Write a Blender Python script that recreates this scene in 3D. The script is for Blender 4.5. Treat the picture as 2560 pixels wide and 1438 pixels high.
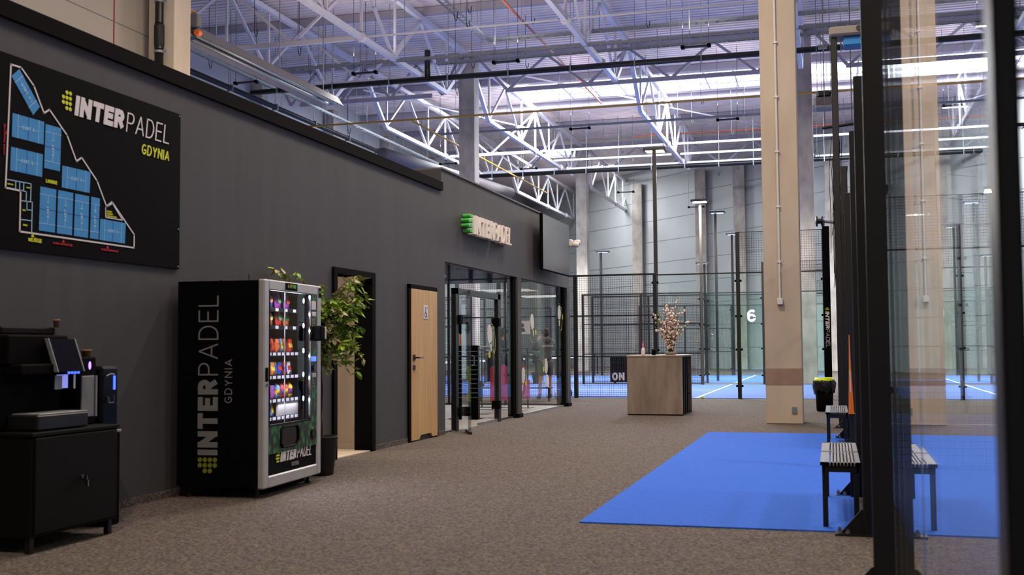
import bpy, math, random
from mathutils import Vector, Matrix
random.seed(7)
PI=math.pi
for o in list(bpy.data.objects): bpy.data.objects.remove(o)
SC=bpy.context.scene; COL=SC.collection

# ---------------------------------------------------------------- camera
CAMZ=1.25; F_PX=2798.3; YAW=.27818; PITCH=.05404; ROLL=.00704
cd=bpy.data.cameras.new('camera'); cam=bpy.data.objects.new('camera',cd); COL.objects.link(cam)
_f=Vector((-math.sin(YAW)*math.cos(PITCH),math.cos(YAW)*math.cos(PITCH),math.sin(PITCH)))
_r=Vector((math.cos(YAW),math.sin(YAW),0)); _u=_r.cross(_f)
_r2=_r*math.cos(ROLL)-_u*math.sin(ROLL); _u2=_r*math.sin(ROLL)+_u*math.cos(ROLL)
cam.matrix_world=Matrix(((_r2.x,_u2.x,-_f.x,0),(_r2.y,_u2.y,-_f.y,0),(_r2.z,_u2.z,-_f.z,CAMZ),(0,0,0,1)))
cd.sensor_width=36; cd.sensor_fit='HORIZONTAL'; cd.lens=36*F_PX/2560; cd.clip_start=.05; cd.clip_end=400
cd.dof.use_dof=True; cd.dof.focus_distance=21; cd.dof.aperture_fstop=3.2
SC.camera=cam
# ---------------------------------------------------------------- world, exposure
SC.view_settings.view_transform='Standard'; SC.view_settings.look='None'
SC.view_settings.exposure=0.0; SC.view_settings.gamma=1.0; SC.view_settings.use_curve_mapping=False
w=bpy.data.worlds.new('world'); SC.world=w; w.use_nodes=True
w.node_tree.nodes['Background'].inputs[0].default_value=(.92,.94,1,1)
w.node_tree.nodes['Background'].inputs[1].default_value=.16
try:
    SC.cycles.transparent_max_bounces=32
except Exception: pass
# area lights of the hall, lamps and added fill; each high-bay housing is built further down
def area(name,loc,size,power,col,rot=(0,0,0),sy=None,spread=None):
    l=bpy.data.lights.new(name,'AREA'); l.energy=power; l.color=col
    if sy: l.shape='RECTANGLE'; l.size=size; l.size_y=sy
    else: l.size=size
    if spread: l.spread=spread
    o=bpy.data.objects.new(name,l); o.location=loc; o.rotation_euler=rot; COL.objects.link(o); return o
WARM=(1,.80,.62)
area('lobby_lamp_light',(-3.0,14.0,9.3),1.2,420,WARM,sy=.15)
area('lobby_lamp_light',(-3.4,8.5,9.3),1.2,180,WARM,sy=.15)
area('lobby_lamp_light',(-2.2,1.0,9.3),1.2,520,WARM,rot=(.5,0,0),sy=.15)
area('lobby_lamp_light',(-3.0,21.0,9.3),1.2,420,WARM,sy=.15)
# added unseen uplights behind the low rooms, brightening the roof trusses
for x,y,p in ((-8.2,12.5,110),(-8.2,24.2,380),(-10.5,18.0,90)):
    area('added_truss_uplight',(x,y,4.05),1.3,p,(1,.86,.74),rot=(PI,0,0),sy=.15)
# daylight falling through the long skylight
area('skylight_daylight',(-3,46.3,12.2),3.2,7000,(.90,.95,1),sy=24)
area('skylight_daylight',(-3,12.6,12.2),3.2,500,(.88,.92,1),sy=24)  # daylight-coloured light over the lobby, no skylight opening above it
for o in bpy.data.objects:
    if o.name.startswith('skylight_daylight'): o.rotation_euler=(0,0,PI/2)
area('skylight_daylight_small',(-14.7,61.7,12.1),2.5,800,(.92,.96,1)); area('skylight_daylight_small',(-14,67,12.1),2.5,600,(.92,.96,1))
# added uplights that brighten the roof deck; the linear lamps are unlit
for x,y in ((-13.4,30.9),(-8.96,30.9),(-3.47,30.9),(1.5,30.9),(-3.52,41.3),(-9.06,41.3),(-13.4,49.9),(-9.3,52.4),(-16,46),(3,41.3),(-9,22),(-3.5,22)):
    area('added_deck_uplight',(x,y,10.12),.9,34,(1,.94,.90),rot=(PI,0,0),sy=.12)
for x,y in ((-13.4,30.9),(-8.96,30.9),(-3.47,30.9),(-3.52,41.3),(-9.06,41.3),(3,36),(-13.4,49.9)):
    area('added_hall_fill',(x,y,9.50),.8,190,(1,.96,.92),sy=.1)  # added downward fill for the hall, not given off by the linear lamps
# ---------------------------------------------------------------- materials
def lin(c):
    return tuple(((v/255)/12.92 if v/255<=.04045 else ((v/255+.055)/1.055)**2.4) for v in c)
M={}
def mat(name,rgb,rough=.6,metal=0,noise=0,scale=8,rgb2=None,bump=0,spec=.5,stretch=None,emit=None,es=0,wave=None,lo=.35,hi=.65,detail=4):
    m=bpy.data.materials.new(name); m.use_nodes=True; nt=m.node_tree; b=nt.nodes['Principled BSDF']
    c=lin(rgb)
    b.inputs['Base Color'].default_value=(*c,1); b.inputs['Roughness'].default_value=rough; b.inputs['Metallic'].default_value=metal
    b.inputs['Specular IOR Level'].default_value=spec
    tc=nt.nodes.new('ShaderNodeTexCoord'); mp=nt.nodes.new('ShaderNodeMapping'); nt.links.new(tc.outputs['Object'],mp.inputs[0])
    if stretch: mp.inputs['Scale'].default_value=stretch
    if rgb2 or noise:
        n=nt.nodes.new('ShaderNodeTexNoise'); n.inputs['Scale'].default_value=scale; n.inputs['Detail'].default_value=detail
        nt.links.new(mp.outputs[0],n.inputs['Vector'])
        r=nt.nodes.new('ShaderNodeValToRGB'); r.color_ramp.elements[0].position=lo; r.color_ramp.elements[1].position=hi
        c2=lin(rgb2) if rgb2 else tuple(min(1,v*(1+noise)) for v in c)
        c1=c if rgb2 else tuple(v*(1-noise) for v in c)
        r.color_ramp.elements[0].color=(*c1,1); r.color_ramp.elements[1].color=(*c2,1)
        nt.links.new(n.outputs['Fac'],r.inputs[0]); nt.links.new(r.outputs[0],b.inputs['Base Color'])
        if bump:
            bm=nt.nodes.new('ShaderNodeBump'); bm.inputs['Strength'].default_value=bump; bm.inputs['Distance'].default_value=.02
            nt.links.new(n.outputs['Fac'],bm.inputs['Height']); nt.links.new(bm.outputs[0],b.inputs['Normal'])
    if emit:
        b.inputs['Emission Color'].default_value=(*lin(emit),1); b.inputs['Emission Strength'].default_value=es
    M[name]=m; return m
mat('carpet',(54,48,43),.95,scale=55,rgb2=(116,104,96),bump=.6,lo=.38,hi=.64,detail=6)
mat('carpet_grey',(88,84,80),.9,noise=.12,scale=30)
mat('tile',(150,142,132),.5,noise=.12,scale=3)
mat('mat_blue',(24,84,196),.95,scale=40,rgb2=(44,112,226),stretch=(1,6,1),bump=.3)
mat('court_blue',(50,82,156),.85,scale=60,rgb2=(68,104,182))
mat('line_white',(225,228,235),.7,noise=.05)
mat('wall_dark',(64,64,68),.75,noise=.06,scale=2.2,stretch=(1,3,.25))
mat('trim_dark',(5,5,6),.85,noise=.1,scale=3,spec=.08)
mat('black_steel',(8,9,11),.45,noise=.12,scale=12)
mat('black_matte',(4,4,5),.8,noise=.15,scale=10,spec=.08)
mat('black_gloss',(6,6,8),.15,noise=.1,scale=5,spec=.3)
mat('cabinet_black',(9,9,10),.7,noise=.1,scale=20,spec=.15)
mat('black_stone',(30,30,32),.35,noise=.1,scale=20)
mat('concrete',(150,143,134),.85,scale=2.2,rgb2=(186,178,168),bump=.12,stretch=(1,1,.5))
mat('concrete_tan',(182,166,146),.85,scale=1.8,rgb2=(204,188,168),bump=.12,stretch=(1,1,.35),lo=.3,hi=.7)
mat('concrete_patch',(150,126,108),.85,noise=.08,scale=6)
mat('deck',(226,214,214),.55,noise=.05,scale=1.2)
mat('truss_white',(206,203,212),.45,noise=.04,scale=2)
mat('beam_grey',(168,162,172),.55,noise=.05,scale=2)
mat('panel_white',(176,178,178),.5,noise=.03,scale=.6)
mat('panel_beige',(150,141,130),.55,noise=.03,scale=.6)
mat('joint_dark',(96,96,100),.7,noise=.05)
mat('joint_red',(120,40,36),.7,noise=.05)
mat('galv',(138,143,148),.5,.5,noise=.12,scale=20)
mat('heater_grey',(104,100,104),.6,0,noise=.08,scale=4)
mat('pipe_brown',(64,58,54),.7,noise=.1)
mat('warm_glow',(255,230,200),.3,emit=(255,205,160),es=5)
mat('gas_yellow',(196,150,60),.5,noise=.05)
mat('pipe_red',(150,70,52),.5,noise=.05)
mat('wire',(70,70,78),.5,noise=.05)
mat('white_plastic',(214,212,208),.4,noise=.03)
mat('lamp_body',(52,48,46),.5,noise=.1)
mat('silver',(186,184,184),.35,.25,noise=.04,scale=10)
mat('chrome',(190,190,195),.15,1,noise=.03)
mat('laminate',(122,108,97),.55,scale=5,rgb2=(152,138,126),stretch=(1.2,1.2,.25),bump=.05)
mat('laminate_top',(150,136,122),.5,noise=.06,scale=5)
mat('oak',(196,152,98),.5,scale=6,rgb2=(214,172,118),stretch=(3,3,.22),bump=.05)
mat('beige_wall',(168,152,136),.7,noise=.03,scale=1)
mat('floor_light',(206,190,168),.5,noise=.04,scale=2)
mat('bench_grey',(122,126,134),.45,.3,noise=.05,scale=10)
mat('orange',(240,120,14),.6,noise=.05)
mat('lime',(196,222,20),.45,noise=.05)
mat('bag_black',(18,18,20),.25,noise=.4,scale=20,bump=.8)
mat('leaf',(90,128,28),.42,scale=9,rgb2=(156,188,56),lo=.4,hi=.6)
mat('leaf_pale',(150,146,92),.5,scale=9,rgb2=(196,188,150))
mat('bark',(74,58,44),.8,noise=.2,scale=12)
mat('branch_tan',(150,132,108),.8,noise=.15,scale=12)
mat('blossom',(226,204,194),.7,scale=20,rgb2=(240,226,216))
mat('blossom_core',(206,150,140),.7,noise=.1)
mat('pot',(26,26,28),.6,noise=.1)
mat('soil',(52,38,28),.9,noise=.3,scale=30)
mat('skin',(196,146,118),.55,noise=.05,scale=8)
mat('hair',(66,50,38),.7,noise=.25,scale=40)
mat('hoodie',(112,112,114),.85,noise=.1,scale=14)
mat('jacket',(34,35,38),.8,noise=.15,scale=14)
mat('shorts',(84,80,80),.85,noise=.1,scale=14)
mat('shoe',(86,84,80),.7,noise=.15)
mat('txt_white',(222,216,220),.5,noise=.02)
mat('txt_grey',(120,122,124),.5,noise=.02)
mat('txt_yellow',(206,214,30),.5,noise=.02)
mat('txt_olive',(120,130,32),.5,noise=.02)
mat('txt_red',(176,24,36),.5,noise=.02)
mat('txt_green',(70,190,70),.5,noise=.02)
mat('txt_orange',(226,110,40),.5,noise=.02)
mat('board_black',(6,6,9),.75,noise=.1,scale=3,spec=.06)
mat('map_blue',(46,140,208),.55,noise=.03)
mat('map_line',(160,205,235),.55,noise=.03)
mat('letter_cream',(232,222,212),.6,noise=.03)
mat('letter_green',(72,176,70),.45,noise=.05)
mat('sign_blue',(40,80,170),.5,noise=.03)
mat('decal_white',(226,228,226),.5,noise=.03)
mat('shirt_red',(176,30,60),.8,noise=.12,scale=14)
mat('shirt_pink',(190,60,130),.8,noise=.12,scale=14)
mat('shirt_navy',(26,34,56),.8,noise=.12,scale=14)
mat('ball',(206,224,30),.8,noise=.08,scale=60)
mat('pink',(220,120,130),.4,noise=.05)
mat('cup_brown',(150,112,76),.7,noise=.06)
mat('fern',(44,66,40),.6,noise=.3)
mat('led_blue',(40,70,255),.3,emit=(60,90,255),es=3)
mat('led_violet',(150,100,255),.3,emit=(150,110,255),es=3)
mat('screen_blue',(150,160,230),.3,emit=(140,150,235),es=.7)
mat('led_white',(255,255,255),.3,emit=(225,220,255),es=9)
mat('lamp_glow',(255,240,215),.3,emit=(255,232,205),es=14)
mat('lamp_soft',(230,236,240),.3,emit=(215,228,240),es=.9)
mat('sky_panel',(255,255,255),.5,emit=(232,242,255),es=3.2)
mat('green_glow',(60,220,110),.3,emit=(60,230,120),es=1.5)
def voronoi_leaf():
    m=bpy.data.materials.new('leaf_print'); m.use_nodes=True; nt=m.node_tree; b=nt.nodes['Principled BSDF']
    tc=nt.nodes.new('ShaderNodeTexCoord'); mp=nt.nodes.new('ShaderNodeMapping'); nt.links.new(tc.outputs['Object'],mp.inputs[0])
    mp.inputs['Scale'].default_value=(1.5,1,1)
    v=nt.nodes.new('ShaderNodeTexVoronoi'); v.inputs['Scale'].default_value=12; nt.links.new(mp.outputs[0],v.inputs['Vector'])
    r=nt.nodes.new('ShaderNodeValToRGB'); e=r.color_ramp.elements
    e[0].position=.2; e[0].color=(*lin((36,140,48)),1); e[1].position=.62; e[1].color=(*lin((6,18,10)),1)
    x=e.new(.4); x.color=(*lin((18,84,30)),1)
    nt.links.new(v.outputs['Distance'],r.inputs[0]); nt.links.new(r.outputs[0],b.inputs['Base Color']); b.inputs['Roughness'].default_value=.35
    M['leaf_print']=m
voronoi_leaf()
def glass(name,tint,refl=1.0,f0=.04,haze=0):
    # thin clear pane: Schlick reflection over plain see-through
    m=bpy.data.materials.new(name); m.use_nodes=True; nt=m.node_tree; nt.nodes.clear(); N=nt.nodes.new; L=nt.links.new
    out=N('ShaderNodeOutputMaterial'); mix=N('ShaderNodeMixShader'); tr=N('ShaderNodeBsdfTransparent'); gl=N('ShaderNodeBsdfGlossy')
    tr.inputs[0].default_value=(*tint,1); gl.inputs['Roughness'].default_value=haze; gl.inputs[0].default_value=(1,1,1,1)
    g=N('ShaderNodeNewGeometry'); d=N('ShaderNodeVectorMath'); d.operation='DOT_PRODUCT'; L(g.outputs['Incoming'],d.inputs[0]); L(g.outputs['Normal'],d.inputs[1])
    a=N('ShaderNodeMath'); a.operation='ABSOLUTE'; L(d.outputs['Value'],a.inputs[0])
    s=N('ShaderNodeMath'); s.operation='SUBTRACT'; s.inputs[0].default_value=1; L(a.outputs[0],s.inputs[1])
    p=N('ShaderNodeMath'); p.operation='POWER'; L(s.outputs[0],p.inputs[0]); p.inputs[1].default_value=5
    q=N('ShaderNodeMath'); q.operation='MULTIPLY_ADD'; L(p.outputs[0],q.inputs[0]); q.inputs[1].default_value=(1-f0)*refl; q.inputs[2].default_value=f0*refl
    L(q.outputs[0],mix.inputs[0]); L(tr.outputs[0],mix.inputs[1]); L(gl.outputs[0],mix.inputs[2]); L(mix.outputs[0],out.inputs[0])
    M[name]=m
glass('glass',(.96,.985,.975)); glass('glass_green',(.945,.985,.972)); glass('glass_clear',(.98,.98,.98),.28)
glass('glass_thin',(.985,.99,.99),.8)
# ---------------------------------------------------------------- mesh builder
class MB:
    def __init__(s): s.v=[]; s.f=[]
    def add(s,vs,fs):
        n=len(s.v); s.v+=[tuple(v) for v in vs]; s.f+=[tuple(i+n for i in f) for f in fs]; return s
    def box(s,x0,x1,y0,y1,z0,z1):
        return s.add([(x0,y0,z0),(x1,y0,z0),(x1,y1,z0),(x0,y1,z0),(x0,y0,z1),(x1,y0,z1),(x1,y1,z1),(x0,y1,z1)],
            [(0,3,2,1),(4,5,6,7),(0,1,5,4),(1,2,6,5),(2,3,7,6),(3,0,4,7)])
    def bbox(s,x0,x1,y0,y1,z0,z1,b=.01):
        # box with chamfered edges
        b=min(b,(x1-x0)/2.01,(y1-y0)/2.01,(z1-z0)/2.01); vs=[];P=[(x0,x1),(y0,y1),(z0,z1)]
        idx={}
        for i in (0,1):
            for j in (0,1):
                for k in (0,1):
                    c=[P[0][i],P[1][j],P[2][k]]; sg=[1 if t==0 else -1 for t in (i,j,k)]
                    for a in range(3):
                        q=[c[m]+(sg[m]*b if m!=a else 0) for m in range(3)]; idx[(i,j,k,a)]=len(vs); vs.append(tuple(q))
        fs=[]
        for a in range(3):
            o=[m for m in range(3) if m!=a]
            for t in (0,1):
                q=[]
                for (p,r) in ((0,0),(1,0),(1,1),(0,1)):
                    key=[0,0,0]; key[a]=t; key[o[0]]=p; key[o[1]]=r; q.append(idx[(*key,a)])
                fs.append(tuple(q))
        for a in range(3):
            o=[m for m in range(3) if m!=a]
            for p in (0,1):
                for r in (0,1):
                    k0=[0,0,0];k0[o[0]]=p;k0[o[1]]=r;k1=list(k0);k1[a]=1
                    fs.append((idx[(*k0,o[0])],idx[(*k1,o[0])],idx[(*k1,o[1])],idx[(*k0,o[1])]))
        for i in (0,1):
            for j in (0,1):
                for k in (0,1): fs.append((idx[(i,j,k,0)],idx[(i,j,k,1)],idx[(i,j,k,2)]))
        return s.add(vs,fs)
    def beam(s,p,q,w,h=None,up=(0,0,1)):
        p=Vector(p);q=Vector(q);h=h or w; d=(q-p); d.normalize(); u=Vector(up)
        if abs(d.dot(u))>.99: u=Vector((1,0,0))
        a=d.cross(u).normalized(); b=a.cross(d).normalized(); a=a*(w/2); b=b*(h/2)
        return s.add([p-a-b,p+a-b,p+a+b,p-a+b,q-a-b,q+a-b,q+a+b,q-a+b],[(0,3,2,1),(4,5,6,7),(0,1,5,4),(1,2,6,5),(2,3,7,6),(3,0,4,7)])
    def tube(s,pts,r,n=8,cap=True):
        pts=[Vector(p) for p in pts]; R=r if isinstance(r,(list,tuple)) else [r]*len(pts); rings=[]; pa=None
        for i,p in enumerate(pts):
            d=(pts[min(i+1,len(pts)-1)]-pts[max(i-1,0)]).normalized()
            if pa is None:
                u=Vector((0,0,1)) if abs(d.z)<.9 else Vector((1,0,0)); a=d.cross(u).normalized()
            else:
                a=(pa-d*pa.dot(d)).normalized()
            pa=a; b=d.cross(a); rings.append([p+(a*math.cos(t)+b*math.sin(t))*R[i] for t in [2*PI*k/n for k in range(n)]])
        vs=[v for rg in rings for v in rg]; fs=[]
        for i in range(len(pts)-1):
            for k in range(n): fs.append((i*n+k,i*n+(k+1)%n,(i+1)*n+(k+1)%n,(i+1)*n+k))
        if cap: fs.append(tuple(range(n))[::-1]); fs.append(tuple((len(pts)-1)*n+k for k in range(n)))
        return s.add(vs,fs)
    def lathe(s,prof,c,n=16,axis='z'):
        vs=[];fs=[]
        for (r,z) in prof:
            for k in range(n):
                t=2*PI*k/n; x,y=r*math.cos(t),r*math.sin(t)
                vs.append((c[0]+x,c[1]+y,c[2]+z) if axis=='z' else ((c[0]+z,c[1]+x,c[2]+y) if axis=='x' else (c[0]+x,c[1]+z,c[2]+y)))
        for i in range(len(prof)-1):
            for k in range(n): fs.append((i*n+k,i*n+(k+1)%n,(i+1)*n+(k+1)%n,(i+1)*n+k))
        fs.append(tuple(range(n))[::-1]); fs.append(tuple((len(prof)-1)*n+k for k in range(n)))
        return s.add(vs,fs)
    def sphere(s,c,r,n=10,m=6,sc=(1,1,1)):
        pr=[];vs=[];fs=[]
        for i in range(m+1):
            a=PI*i/m-PI/2
            for k in range(n):
                t=2*PI*k/n; vs.append((c[0]+r*sc[0]*math.cos(a)*math.cos(t),c[1]+r*sc[1]*math.cos(a)*math.sin(t),c[2]+r*sc[2]*math.sin(a)))
        for i in range(m):
            for k in range(n): fs.append((i*n+k,i*n+(k+1)%n,(i+1)*n+(k+1)%n,(i+1)*n+k))
        return s.add(vs,fs)
    def prism(s,poly,O,U,V,Nn,d):
        # polygon in the U,V plane at O, thickened by d along Nn
        O,U,V,Nn=map(Vector,(O,U,V,Nn)); n=len(poly)
        a=[O+U*x+V*y for x,y in poly]; b=[p+Nn*d for p in a]
        return s.add(a+b,[tuple(range(n))[::-1],tuple(range(n,2*n))]+[(i,(i+1)%n,n+(i+1)%n,n+i) for i in range(n)])
    def build(s,name,material,parent=None,local=False,smooth=False):
        xs=[v[0] for v in s.v]; ys=[v[1] for v in s.v]; zs=[v[2] for v in s.v]
        c=Vector(((min(xs)+max(xs))/2,(min(ys)+max(ys))/2,min(zs)))
        me=bpy.data.meshes.new(name); me.from_pydata([tuple(Vector(v)-c) for v in s.v],[],s.f); me.update()
        o=bpy.data.objects.new(name,me); COL.objects.link(o); me.materials.append(M[material] if isinstance(material,str) else material)
        if smooth:
            for p in me.polygons: p.use_smooth=True
        if parent is not None:
            o.parent=parent; o.location=c if local else c-wloc(parent)
        else: o.location=c
        return o
def wloc(o):
    v=Vector(o.location); p=o.parent
    while p is not None: v=v+Vector(p.location); p=p.parent
    return v
def tag(o,label=None,cat=None,group=None,kind=None):
    if label: o['label']=label
    if cat: o['category']=cat
    if group: o['group']=group
    if kind: o['kind']=kind
    return o
def thing(name,label,cat,loc,rz=0,group=None):
    o=bpy.data.objects.new(name,None); o.empty_display_size=.2; COL.objects.link(o); o.location=loc; o.rotation_euler=(0,0,rz)
    return tag(o,label,cat,group)
def struct(name,mb,m): return tag(mb.build(name,m),kind='structure')
def dup(root,loc,rz=None,label=None,group=None,parent=None):
    c=root.copy(); COL.objects.link(c)
    if parent is not None: c.parent=parent
    if loc is not None: c.location=loc
    if rz is not None: c.rotation_euler=(0,0,rz)
    if label: c['label']=label
    if group: c['group']=group
    for ch in list(root.children): dup(ch,None,parent=c)
    return c
# ---------------------------------------------------------------- stroke lettering
def arc(cx,cy,rx,ry,a0,a1,n=8): return [(cx+rx*math.cos(math.radians(a0+(a1-a0)*i/n)),cy+ry*math.sin(math.radians(a0+(a1-a0)*i/n))) for i in range(n+1)]
G={'A':(.68,[[(0,0),(.34,1),(.68,0)],[(.12,.32),(.56,.32)]]),
'B':(.56,[[(0,0),(0,1),(.3,1)]+arc(.3,.76,.22,.24,90,-90)+[(0,.52)],[(.3,.52)]+arc(.3,.26,.26,.26,90,-90)+[(0,0)]]),
'C':(.62,[arc(.36,.5,.34,.5,50,310,12)]),
'D':(.62,[[(0,0),(0,1),(.24,1)]+arc(.24,.5,.38,.5,90,-90,10)+[(0,0)]]),
'E':(.5,[[(.5,1),(0,1),(0,0),(.5,0)],[(0,.52),(.44,.52)]]),
'F':(.5,[[(.5,1),(0,1),(0,0)],[(0,.52),(.44,.52)]]),
'G':(.64,[arc(.35,.5,.34,.5,50,330,12)+[(.64,.45),(.38,.45)]]),
'H':(.6,[[(0,0),(0,1)],[(.6,0),(.6,1)],[(0,.5),(.6,.5)]]),'I':(.0,[[(0,0),(0,1)]]),'J':(.4,[[(.4,1),(.4,.25)]+arc(.2,.22,.2,.22,0,-180,6)]),
'K':(.56,[[(0,0),(0,1)],[(.54,1),(.02,.45)],[(.16,.58),(.56,0)]]),
'L':(.46,[[(0,1),(0,0),(.46,0)]]),
'M':(.76,[[(0,0),(0,1),(.38,.3),(.76,1),(.76,0)]]),
'N':(.62,[[(0,0),(0,1),(.62,0),(.62,1)]]),
'O':(.68,[arc(.34,.5,.34,.5,0,360,16)]),
'P':(.54,[[(0,0),(0,1),(.28,1)]+arc(.28,.73,.26,.27,90,-90)+[(0,.46)]]),
'R':(.56,[[(0,0),(0,1),(.28,1)]+arc(.28,.74,.26,.26,90,-90)+[(0,.48)],[(.28,.48),(.56,0)]]),
'S':(.54,[arc(.28,.75,.25,.25,30,270,8)+arc(.27,.25,.27,.25,90,-150,8)]),
'T':(.6,[[(0,1),(.6,1)],[(.3,1),(.3,0)]]),
'U':(.6,[[(0,1),(0,.3)]+arc(.3,.3,.3,.3,180,360,8)+[(.6,1)]]),
'V':(.62,[[(0,1),(.31,0),(.62,1)]]),'W':(.9,[[(0,1),(.22,0),(.45,.8),(.68,0),(.9,1)]]),
'Y':(.6,[[(0,1),(.3,.45),(.6,1)],[(.3,.45),(.3,0)]]),'Z':(.54,[[(0,1),(.54,1),(0,0),(.54,0)]]),
'Ś':(.54,[arc(.28,.75,.25,.25,30,270,8)+arc(.27,.25,.27,.25,90,-150,8),[(.26,1.12),(.4,1.28)]]),
'0':(.54,[arc(.27,.5,.27,.5,0,360,14)]),'1':(.2,[[(0,.8),(.2,1),(.2,0)]]),
'2':(.52,[arc(.26,.74,.26,.26,160,-30,8)+[(0,0),(.52,0)]]),
'3':(.5,[arc(.24,.75,.24,.25,140,-90,8),arc(.24,.26,.26,.26,90,-140,8)]),
'4':(.56,[[(.4,0),(.4,1),(0,.3),(.56,.3)]]),'5':(.5,[[(.48,1),(.06,1),(.03,.56)]+arc(.22,.32,.28,.32,100,-140,8)]),
'6':(.54,[arc(.27,.3,.27,.3,0,360,12),[(0,.3)]+arc(.3,.66,.3,.34,180,50,8)]),
'7':(.5,[[(0,1),(.5,1),(.16,0)]]),'8':(.52,[arc(.26,.75,.23,.25,0,360,12),arc(.26,.26,.26,.26,0,360,12)]),
'9':(.54,[arc(.27,.7,.27,.3,0,360,12),[(.54,.7)]+arc(.24,.34,.3,.34,0,-130,8)]),' ':(.35,[])}
def text_w(s,h,st,gap): return sum(G[c][0]*(1-st)*h+st*h+gap*h for c in s)-gap*h
def text(mb,s,O,U,V,Nn,h,st=.14,gap=.16,shear=0,d=.004,sx=1,n_eps=.0):
    O,U,V,Nn=map(Vector,(O,U,V,Nn)); x=0; k=0
    for c in s:
        wd,strokes=G[c]
        for pl in strokes:
            pts=[(x+(p[0]*(1-st)+st/2)*h*sx,(p[1]*(1-st)+st/2)*h) for p in pl]
            closed=len(pl)>3 and pl[0]==pl[-1] or (len(pl)>3 and abs(pl[0][0]-pl[-1][0])<1e-4 and abs(pl[0][1]-pl[-1][1])<1e-4)
            for i in range(len(pts)-1):
                a=Vector((*pts[i],0)); b=Vector((*pts[i+1],0)); dd=b-a
                if dd.length<1e-6: continue
                dd.normalize(); nn=Vector((-dd.y,dd.x,0)); hw=st*h/2
                horiz=abs(dd.x)>.98 or abs(dd.y)>.98
                ea=hw*(.95 if horiz else .35); eb=ea
                if sx!=1 and abs(dd.y)>.9: hw2=hw
                p=[a-dd*ea-nn*hw,b+dd*eb-nn*hw,b+dd*eb+nn*hw,a-dd*ea+nn*hw]
                q=[(t.x+shear*t.y,t.y) for t in p]
                mb.prism(q,O,U,V,Nn,d+(k%11)*max(1.2e-4,h*.0012)); k+=1
        x+=(wd*(1-st)*sx+st+gap)*h
    return x-gap*h
def text_fit(mb,s,O,U,V,Nn,h,width,st=.14,gap=.16,**kw):
    # choose sx so that the line is `width` long
    fixed=sum(st*h+gap*h for c in s)-gap*h; var=sum(G[c][0]*(1-st)*h for c in s)
    sx=max(.2,(width-fixed)/var); return text(mb,s,O,U,V,Nn,h,st,gap,sx=sx,**kw)
def dots(mb,O,U,V,Nn,h,d=.004,n=12,r=None,rows=((1,2),(0,1,2),(0,1,2),(1,2))):
    # block of round dots left of the lettering
    O,U,V,Nn=map(Vector,(O,U,V,Nn)); r=r or h*.1
    for i,cols in enumerate(rows):
        for c in cols:
            cx=(c-2.5)*h*.25; cy=h*(.88-.25*i)
            mb.prism([(cx+r*math.cos(2*PI*k/n),cy+r*math.sin(2*PI*k/n)) for k in range(n)],O,U,V,Nn,d)
def ribbon(mb,pts,O,U,V,Nn,wd,d=.003):
    for a,b in zip(pts,pts[1:]):
        a=Vector((*a,0));b=Vector((*b,0));dd=b-a
        if dd.length<1e-6: continue
        dd.normalize(); nn=Vector((-dd.y,dd.x,0))*wd/2; e=dd*wd*.4
        mb.prism([tuple((t).xy) for t in (a-e-nn,b+e-nn,b+e+nn,a-e+nn)],O,U,V,Nn,d)
X1,Y1,Z1=Vector((1,0,0)),Vector((0,1,0)),Vector((0,0,1))
WX=-5.46
mat('faint_glow',(215,218,235),.4,emit=(200,200,235),es=.5)  # faint emission put into the colour of price tags and water bottles
# ================================================================ SETTING
CEIL=12.3
struct('floor',MB().box(-21.5,14,-3,80,-.1,0),'carpet')
# roof deck with corrugation running across, openings left for the skylights
mb=MB()
def deck(x0,x1,y0,y1):
    p=.28; n=max(1,round((y1-y0)/p)); p=(y1-y0)/n
    for i in range(n):
        a=y0+i*p
        for (u0,u1,h) in ((0,.55,0),(.55,1,.07)):
            ya,yb=a+p*u0,a+p*u1
            k=len(mb.v); mb.v+=[(x0,ya,CEIL+h),(x1,ya,CEIL+h),(x1,yb,CEIL+h),(x0,yb,CEIL+h)]; mb.f.append((k,k+3,k+2,k+1))
            k=len(mb.v); mb.v+=[(x0,yb,CEIL),(x1,yb,CEIL),(x1,yb,CEIL+.07),(x0,yb,CEIL+.07)]; mb.f.append((k,k+3,k+2,k+1))
SKY=[(-12,12,44.9,48.0),(-16.2,-13.2,60.6,62.8),(-15.6,-12.4,66.2,67.8)]
deck(-21.6,14.2,-3,44.9); deck(-21.6,-12,44.9,48); deck(12,14.2,44.9,48); deck(-21.6,14.2,48,60.6)
deck(-21.6,-16.2,60.6,62.8); deck(-13.2,14.2,60.6,62.8); deck(-21.6,14.2,62.8,66.2); deck(-21.6,-15.6,66.2,67.8); deck(-12.4,14.2,66.2,67.8); deck(-21.6,14.2,67.8,80)
mb.box(-21.6,14.2,-3,80,CEIL+.35,CEIL+.45)
struct('ceiling',mb,'deck')
for i,(a,b,c,d) in enumerate(SKY):
    o=struct('window_%d'%(i+1),MB().box(a,b,c,d,CEIL+.08,CEIL+.12),'sky_panel')
    fr=MB(); n=max(2,int((b-a)/1.2))
    for k in range(n+1):
        x=a+(b-a)*k/n; fr.box(x-.03,x+.03,c,d,CEIL-.02,CEIL+.07)
    for y in (c,d,(c+d)/2+.55): fr.box(a,b,y-.05,y+.05,CEIL-.03,CEIL+.07)
    fr.build('window_frame','truss_white',o)
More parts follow.
